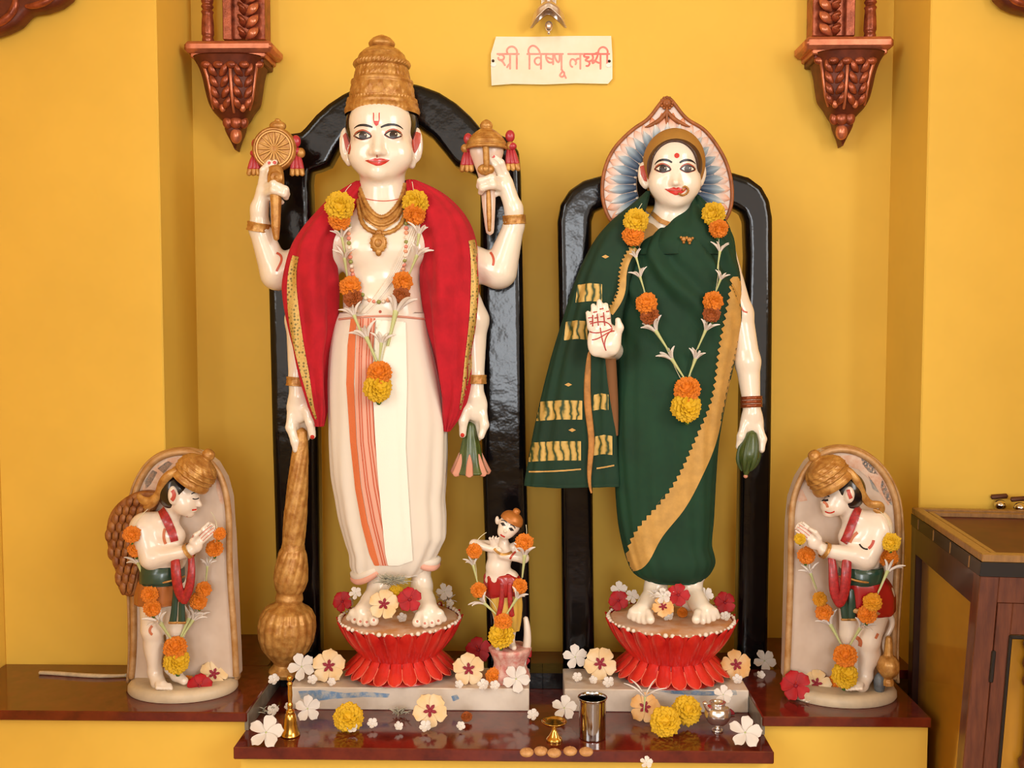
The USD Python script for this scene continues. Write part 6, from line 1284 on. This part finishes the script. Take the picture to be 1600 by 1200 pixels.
# name plate
ys = YB-.009
ts = thing('name_plate', 'cream name plate with faded red Devanagari lettering nailed to the yellow wall', 'sign', at(862, 133, ys))
plate = pxpoly([(775, 57), (830, 57.5), (900, 56), (955, 56), (957, 90), (957, 123), (950, 131), (900, 130), (850, 132), (800, 131), (768, 133.5), (767, 105), (767, 84)], ys)
pmesh = extrude_xz(plate, ys, YB-.001); part(ts, 'plate', pmesh, M('plate_cream_paint', (252, 246, 224), rough=.3, var2=(246, 236, 206), var=.1, scale=14, coat=.2), False)
CPX = lambda p: [(740+x/6.667, y/6.667) for x, y in p]
red_f = M('faded_red_lettering', (244, 176, 158), rough=.6, var2=(240, 150, 138), var=.2, scale=60); red_s = M('red_lettering', (238, 118, 112), rough=.6, var2=(242, 150, 136), var=.2, scale=60)
glyphs = [('syllable_shri', red_f, [[(248, 562), (470, 562)], [(268, 572), (300, 572), (318, 596), (300, 624), (268, 622), (258, 602)], [(284, 622), (304, 644), (326, 678)], [(380, 562), (380, 715)], [(378, 664), (362, 680), (350, 700)], [(450, 562), (450, 715)], [(450, 560), (444, 512), (402, 484), (360, 500), (352, 552)]]),
          ('syllable_vi', red_f, [[(560, 562), (730, 562)], [(582, 562), (582, 715)], [(582, 560), (576, 508), (612, 476), (660, 496), (690, 556)], [(702, 562), (702, 715)], [(702, 612), (660, 602), (636, 632), (652, 668), (702, 650)]]),
          ('syllable_shnu', red_f, [[(730, 562), (930, 562)], [(762, 562), (758, 612), (782, 646), (830, 640)], [(770, 600), (824, 620)], [(828, 562), (828, 668)], [(860, 562), (858, 622), (884, 648), (896, 612), (894, 562)], [(916, 562), (916, 722)], [(914, 722), (918, 756), (900, 788), (922, 800), (944, 776), (936, 748)], [(944, 776), (962, 812)]]),
          ('syllable_la', red_f, [[(985, 562), (1140, 562)], [(1112, 562), (1112, 715)], [(1028, 696), (1006, 656), (1026, 616), (1058, 630), (1062, 668)], [(1062, 640), (1084, 612), (1112, 616)]]),
          ('syllable_kshmi', red_s, [[(1140, 562), (1412, 562)], [(1158, 562), (1160, 592), (1200, 596), (1166, 626), (1204, 646), (1196, 684), (1176, 686)], [(1204, 640), (1244, 606), (1236, 572)], [(1262, 562), (1262, 640), (1240, 656), (1240, 634), (1262, 634), (1322, 640)], [(1322, 562), (1322, 715)], [(1392, 562), (1392, 690)], [(1392, 560), (1386, 510), (1346, 490), (1308, 514), (1300, 552)]])]
drawn = Polygon()
for nm, mt, strokes in glyphs:
    u = shapely.union_all([LineString(CPX(curve(np.array(st, float), 24) if len(st) > 2 else st)).buffer(1.4, quad_segs=4) for st in strokes])
    u, drawn = u.difference(drawn.buffer(.05)), drawn.union(u)
    gs = [u] if u.geom_type == 'Polygon' else list(u.geoms)
    mm = []
    for g_ in gs:
        f = lambda r: [tuple(at(x, y, ys-.0006)[[0, 2]]) for x, y in r.coords]
        mm.append(extrude_xz(Polygon(f(g_.exterior), [f(i) for i in g_.interiors]).buffer(0), ys-.0008, ys-.0001))
    part(ts, nm, mm, mt, False)
for x, y in ((770.5, 95), (952, 95.5)): part(ts, 'nail', ball(at(x, y, ys-.001), (.003, .003, .003), 2), M('nail_dark', (70, 52, 44), rough=.4, metal=.6), True)
for x, y in ((771, 101), (951, 102)): part(ts, 'tape_bit', ball(at(x, y, ys-.0005), (.006, .0012, .005), 2), M('tape_white', (255, 252, 246), rough=.4), True)
# silver ornament above the plate
silver = M('silver_metal', (226, 214, 208), rough=.22, metal=.85, var=.15, scale=40)
so = Fig(YB-.03); to = thing('silver_ornament', 'silver bell-flower wall ornament just above the cream name plate', 'ornament', at(858, 50, YB-.03))
TH, TT = np.meshgrid(np.linspace(0, 2*np.pi, 72, endpoint=False), np.linspace(0, 1, 22))
Lz = 15+25*np.abs(np.cos(TH))**1.6; Rr = (5+17*np.sin(np.clip(TT*1.7, 0, 1)*np.pi/2)+5*TT**3*np.abs(np.cos(TH)))*(1+.03*np.cos(TH*8))
cdm = so.P((857, 2)); Gd = np.stack([cdm[0]+Rr*np.cos(TH)*so.s, cdm[1]+Rr*np.sin(TH)*so.s*.75, cdm[2]-TT*Lz*so.s], -1)
gd_ = grid_mesh(Gd, close_v=True); gd_.fix_normals(); part(to, 'bell_petals', solidify(gd_, .0016), silver, True)
part(to, 'drop', [ball(so.P((857.5, 41, 6)), np.array([6, 6, 8])*so.s, 2), ball(so.P((857.5, 51, 6)), np.array([2.5, 2.5, 3])*so.s, 1)], silver, True)
part(to, 'stem', tube([so.P((857, -60, 0)), so.P((857, -20, 4)), so.P((857, 4, 0))], np.array([5, 6, 6])*so.s, 12, 16), silver, True)
part(to, 'back_rosette', box((so.P((845, 0))[0], YB-.012, so.P((857, 6))[2]), (so.P((870, 0))[0], YB-.001, so.P((857, -14))[2]), .004), silver, True)

# ================================================================== wooden cabinet at the right edge
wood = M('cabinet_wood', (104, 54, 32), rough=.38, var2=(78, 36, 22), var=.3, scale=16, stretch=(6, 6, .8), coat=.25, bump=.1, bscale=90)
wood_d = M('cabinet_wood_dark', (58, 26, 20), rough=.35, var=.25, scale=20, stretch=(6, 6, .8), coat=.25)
wood_l = M('cabinet_edge_wood', (150, 108, 58), rough=.4, var=.25, scale=26, stretch=(5, 5, 1), coat=.2)
inlay = M('cabinet_black_inlay', (24, 18, 16), rough=.35); ochre = M('cabinet_ochre_panel', (190, 134, 40), rough=.16, var=.15, scale=5, coat=.4, coat_rough=.05)
red_top = M('cabinet_top_panel', (92, 40, 28), rough=.45, var=.3, scale=9, spec=.3)
Bc = at(1535, 872, 1.573); Ac = at(1425, 788, 1.975); zt = float((Bc[2]+Ac[2])/2)
ev = np.array([Ac[0]-Bc[0], Ac[1]-Bc[1], 0]); DV = np.linalg.norm(ev); ev /= DV; eu = np.array([ev[1], -ev[0], 0]); WU = .52
tcab = thing('cabinet', 'dark wooden glass-sided cabinet with recessed top at the right edge', 'cabinet', (Bc[0]+.25, 1.75, 0))
def cb(name, u0, u1, v0, v1, z0, z1, mat, r=.002, label=None, parent=None):
    m = box((u0, v0, z0), (u1, v1, z1), r); v = m.vertices
    lean = -.07*np.clip(zt-v[:, 2], 0, 1)*np.clip(1-v[:, 1]/DV, 0, 1)*np.clip(1-v[:, 0]/.3, 0, 1)
    m.vertices = np.array([Bc[0], Bc[1], 0])+(v[:, :1]+lean[:, None])*eu+v[:, 1:2]*ev+v[:, 2:]*[0, 0, 1]
    if m.volume < 0: m.invert()
    return part(parent or tcab, name, m, mat, 30, label=label)
for a in ((0, WU, 0, .017), (0, WU, DV-.017, DV), (0, .017, .017, DV-.017), (WU-.017, WU, .017, DV-.017)): cb('top_edge', *a, zt-.012, zt, wood_l)
for a in ((.022, WU-.022, .022, .032), (.022, WU-.022, DV-.032, DV-.022), (.022, .032, .032, DV-.032)): cb('top_bead', *a, zt-.012, zt-.003, wood_l)
cb('top_panel', .017, WU-.017, .017, DV-.017, zt-.03, zt-.012, red_top, label='glossy red-brown recessed top')
cb('inlay_band', -.001, WU, -.001, .0, zt-.034, zt-.012, inlay); cb('inlay_band', -.001, 0, 0, DV, zt-.034, zt-.012, inlay)
for k in range(4): cb('inlay_tick', -.002, -.001, .05+k*.1, .054+k*.1, zt-.033, zt-.014, wood_l)
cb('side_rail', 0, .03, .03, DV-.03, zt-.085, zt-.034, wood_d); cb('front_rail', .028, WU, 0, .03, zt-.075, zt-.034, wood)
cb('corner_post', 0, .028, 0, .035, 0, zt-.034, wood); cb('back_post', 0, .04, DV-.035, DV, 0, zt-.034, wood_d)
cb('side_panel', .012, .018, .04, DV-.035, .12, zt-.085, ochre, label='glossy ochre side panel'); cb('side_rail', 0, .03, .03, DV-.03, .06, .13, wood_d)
door = cb('front_door', .030, .052, .002, .026, .1, zt-.075, wood, label='front door frame'); cb('front_door', .052, WU, .002, .026, zt-.125, zt-.075, wood)
cb('door_inlay', .050, .055, -.001, .002, .12, zt-.125, inlay); cb('door_inlay', .050, WU, -.001, .002, zt-.131, zt-.125, inlay)
cb('door_panel', .055, WU, .016, .02, .1, zt-.125, ochre)
cb('hinge', .027, .033, -.003, .002, zt-.2, zt-.15, inlay)
pc_ = Bc+eu*.082+ev*.004; cl = lathe(smooth_profile([(.001, .15), (.018, .15), (.02, .2), (.015, .3), (.017, .5), (.016, .78), (.02, .80), (.016, .815), (.019, .83), (.013, .84), (.011, zt-.21), (.017, zt-.2), (.013, zt-.185), (.017, zt-.17), (.013, zt-.155), (.017, zt-.14), (.001, zt-.128)], 140), 40, pc_[0], pc_[1], 0, fn=lambda T, Z: 1+.07*np.cos(T*6)*(Z > .3)*(Z < .78))
part(tcab, 'turned_column', cl, wood, 50)
tl_ = thing('metal_clasp', 'pair of small chrome knobs standing on the cabinet top', 'clasp', at(1576, 796, 1.90))
chrome = M('chrome', (214, 206, 200), rough=.12, metal=1)
for x, y in ((1563, 789), (1594, 793)):
    c = at_z(x, y, zt-.012+.012); part(tl_, 'knob', [ball(c+[0, 0, .0], (.012, .012, .010), 3)], chrome, True); part(tl_, 'knob_stem', tube([c+[0, 0, -.012], c+[0, 0, -.006]], .006, 12), chrome, True); part(tl_, 'knob_bar', tube([c+[-.012, .01, .014], c+[.016, .01, .016]], .005, 10), M('clasp_dark', (96, 60, 44), rough=.4, metal=.4), True)

# ================================================================== small things on the slabs
brass = M('brass', (214, 170, 84), rough=.16, metal=.95, var=.15, scale=40)
steel = M('steel', (190, 188, 186), rough=.12, metal=1.0)
c = at_z(454, 1149, ZS); p_ = c[1]/F
tb = thing('bell', 'brass hand bell with a slender upright handle at the front left', 'bell', c)
part(tb, 'bell_body', lathe(smooth_profile([(.4*p_, 37*p_), (6*p_, 37*p_), (9.5*p_, 30*p_), (11*p_, 18*p_), (13*p_, 8*p_), (15.5*p_, 1*p_), (15*p_, .3*p_), (13*p_, .5*p_), (9*p_, 20*p_), (.4*p_, 30*p_)], 60), 40, *c), brass, True)
part(tb, 'handle', lathe(smooth_profile([(.3*p_, 37*p_), (7*p_, 37*p_), (7*p_, 40*p_), (4*p_, 44*p_), (4.6*p_, 50*p_), (3.2*p_, 55*p_), (4*p_, 68*p_), (3.6*p_, 80*p_), (4.6*p_, 85*p_), (3*p_, 88*p_), (5*p_, 92*p_), (4.5*p_, 96*p_), (.3*p_, 99*p_)], 80), 28, *c), brass, True)
c = at_z(925.5, 1152, ZS); p_ = c[1]/F
tt = thing('tumbler', 'polished steel tumbler standing on the middle slab', 'tumbler', c)
part(tt, 'cup', lathe([(.1*p_, .3*p_), (20*p_, .3*p_), (21*p_, 1*p_), (21.3*p_, 3*p_), (21.3*p_, 60*p_), (22.5*p_, 64*p_), (22.8*p_, 65.5*p_), (22.3*p_, 66.2*p_), (20.6*p_, 64*p_), (20.2*p_, 58*p_), (20.2*p_, 6*p_), (.1*p_, 5*p_)], 64, *c), steel, 40)
part(tt, 'rim', tube([c+np.array([22.6*p_*math.cos(a), 22.6*p_*math.sin(a), 65.5*p_]) for a in np.linspace(0, 2*np.pi, 60)], 1.0*p_, 8, up=(0, 0, 1)), steel, True)
c = at_z(866, 1157, ZS); p_ = c[1]/F
td_ = thing('oil_lamp', 'small brass lamp with a wide shallow bowl left of the tumbler', 'lamp', c)
part(td_, 'foot', lathe(smooth_profile([(.2*p_, .4*p_), (13*p_, .4*p_), (13*p_, 2*p_), (9*p_, 8*p_), (4*p_, 18*p_), (3*p_, 23*p_), (.2*p_, 24*p_)], 40), 36, *c), brass, True)
part(td_, 'bowl', lathe(smooth_profile([(.2*p_, 22*p_), (6*p_, 23*p_), (16*p_, 27*p_), (20.5*p_, 32*p_), (20*p_, 32.5*p_), (14*p_, 29*p_), (.2*p_, 26*p_)], 40), 36, *c), brass, True)
c = at_z(1121, 1142, ZS); p_ = c[1]/F
sil = M('silver_polished', (228, 220, 216), rough=.2, metal=.9, var=.15, scale=30)
tp = thing('silver_pot', 'small round silver pot with a foot on the right of the middle slab', 'pot', c)
part(tp, 'foot', lathe(smooth_profile([(.2*p_, .4*p_), (9*p_, .4*p_), (9*p_, 2*p_), (5*p_, 5*p_), (4*p_, 10*p_), (.2*p_, 11*p_)], 30), 30, *c), sil, True)
part(tp, 'pot_body', lathe(smooth_profile([(.2*p_, 9*p_), (8*p_, 10*p_), (17*p_, 17*p_), (21*p_, 28*p_), (18*p_, 38*p_), (11*p_, 43*p_), (13*p_, 47*p_), (12*p_, 47*p_), (9*p_, 43*p_), (.2*p_, 40*p_)], 50), 40, *c), sil, True)
part(tp, 'spout', tube([c+np.array([-14, -8, 36])*p_, c+np.array([-21, -10, 44])*p_, c+np.array([-22, -10, 50])*p_], np.array([4, 3, 4])*p_, 10, 14), sil, True)
tan = M('nut_tan', (214, 164, 106), rough=.55, var2=(190, 136, 82), var=.2, scale=120, bump=.3, bscale=300)
nl = ['round tan nut, leftmost of the five in the front row', 'round tan nut, second from the left in the front row', 'round tan nut, middle one of the five in the front row', 'round tan nut, fourth from the left in the front row', 'round tan nut below the tumbler, rightmost of the row']
pts = [(823, 1179), (845, 1177), (866, 1180), (891, 1177), (916, 1178)]
def nut(t): part(t, 'nut_body', lathe(smooth_profile([(.0002, .0), (.006, .0004), (.0112, .0042), (.0118, .0068), (.009, .0108), (.003, .0128), (.0002, .0132)], 24), 24), tan, True); part(t, 'nut_tip', ball((0, -.002, .0128), (.002, .002, .0012), 1), tan, True)
ok_ = [at_z(x, y+4, ZS) for x, y in pts]
def nm_(p, a): m = frame(p, (0, 0, 1), a); return m
t0_ = thing('nut', nl[0], 'nut', group='row of tan nuts along the front edge', matrix=nm_(ok_[0]+[0, .004, .0003], 0)); nut(t0_)
for i in range(1, 5): clone(t0_, 'nut', nl[i], 'nut', nm_(ok_[i]+[0, .004, .0003], i*1.1), 'row of tan nuts along the front edge')
tst = thing('stick', 'thin pale stick lying on the left slab', 'stick', at_z(130, 1054, ZW))
part(tst, 'shaft', tube([at_z(62, 1051, ZW+.004), at_z(100, 1053, ZW+.004), at_z(150, 1056, ZW+.004), at_z(196, 1055, ZW+.004)], [.0038, .0042, .0042, .003], 10, 30), M('pale_wood', (206, 184, 150), rough=.6, var=.2, scale=60), True)
part(tst, 'tip', ball(at_z(197, 1055, ZW+.004), .0036, 1), straw, True)
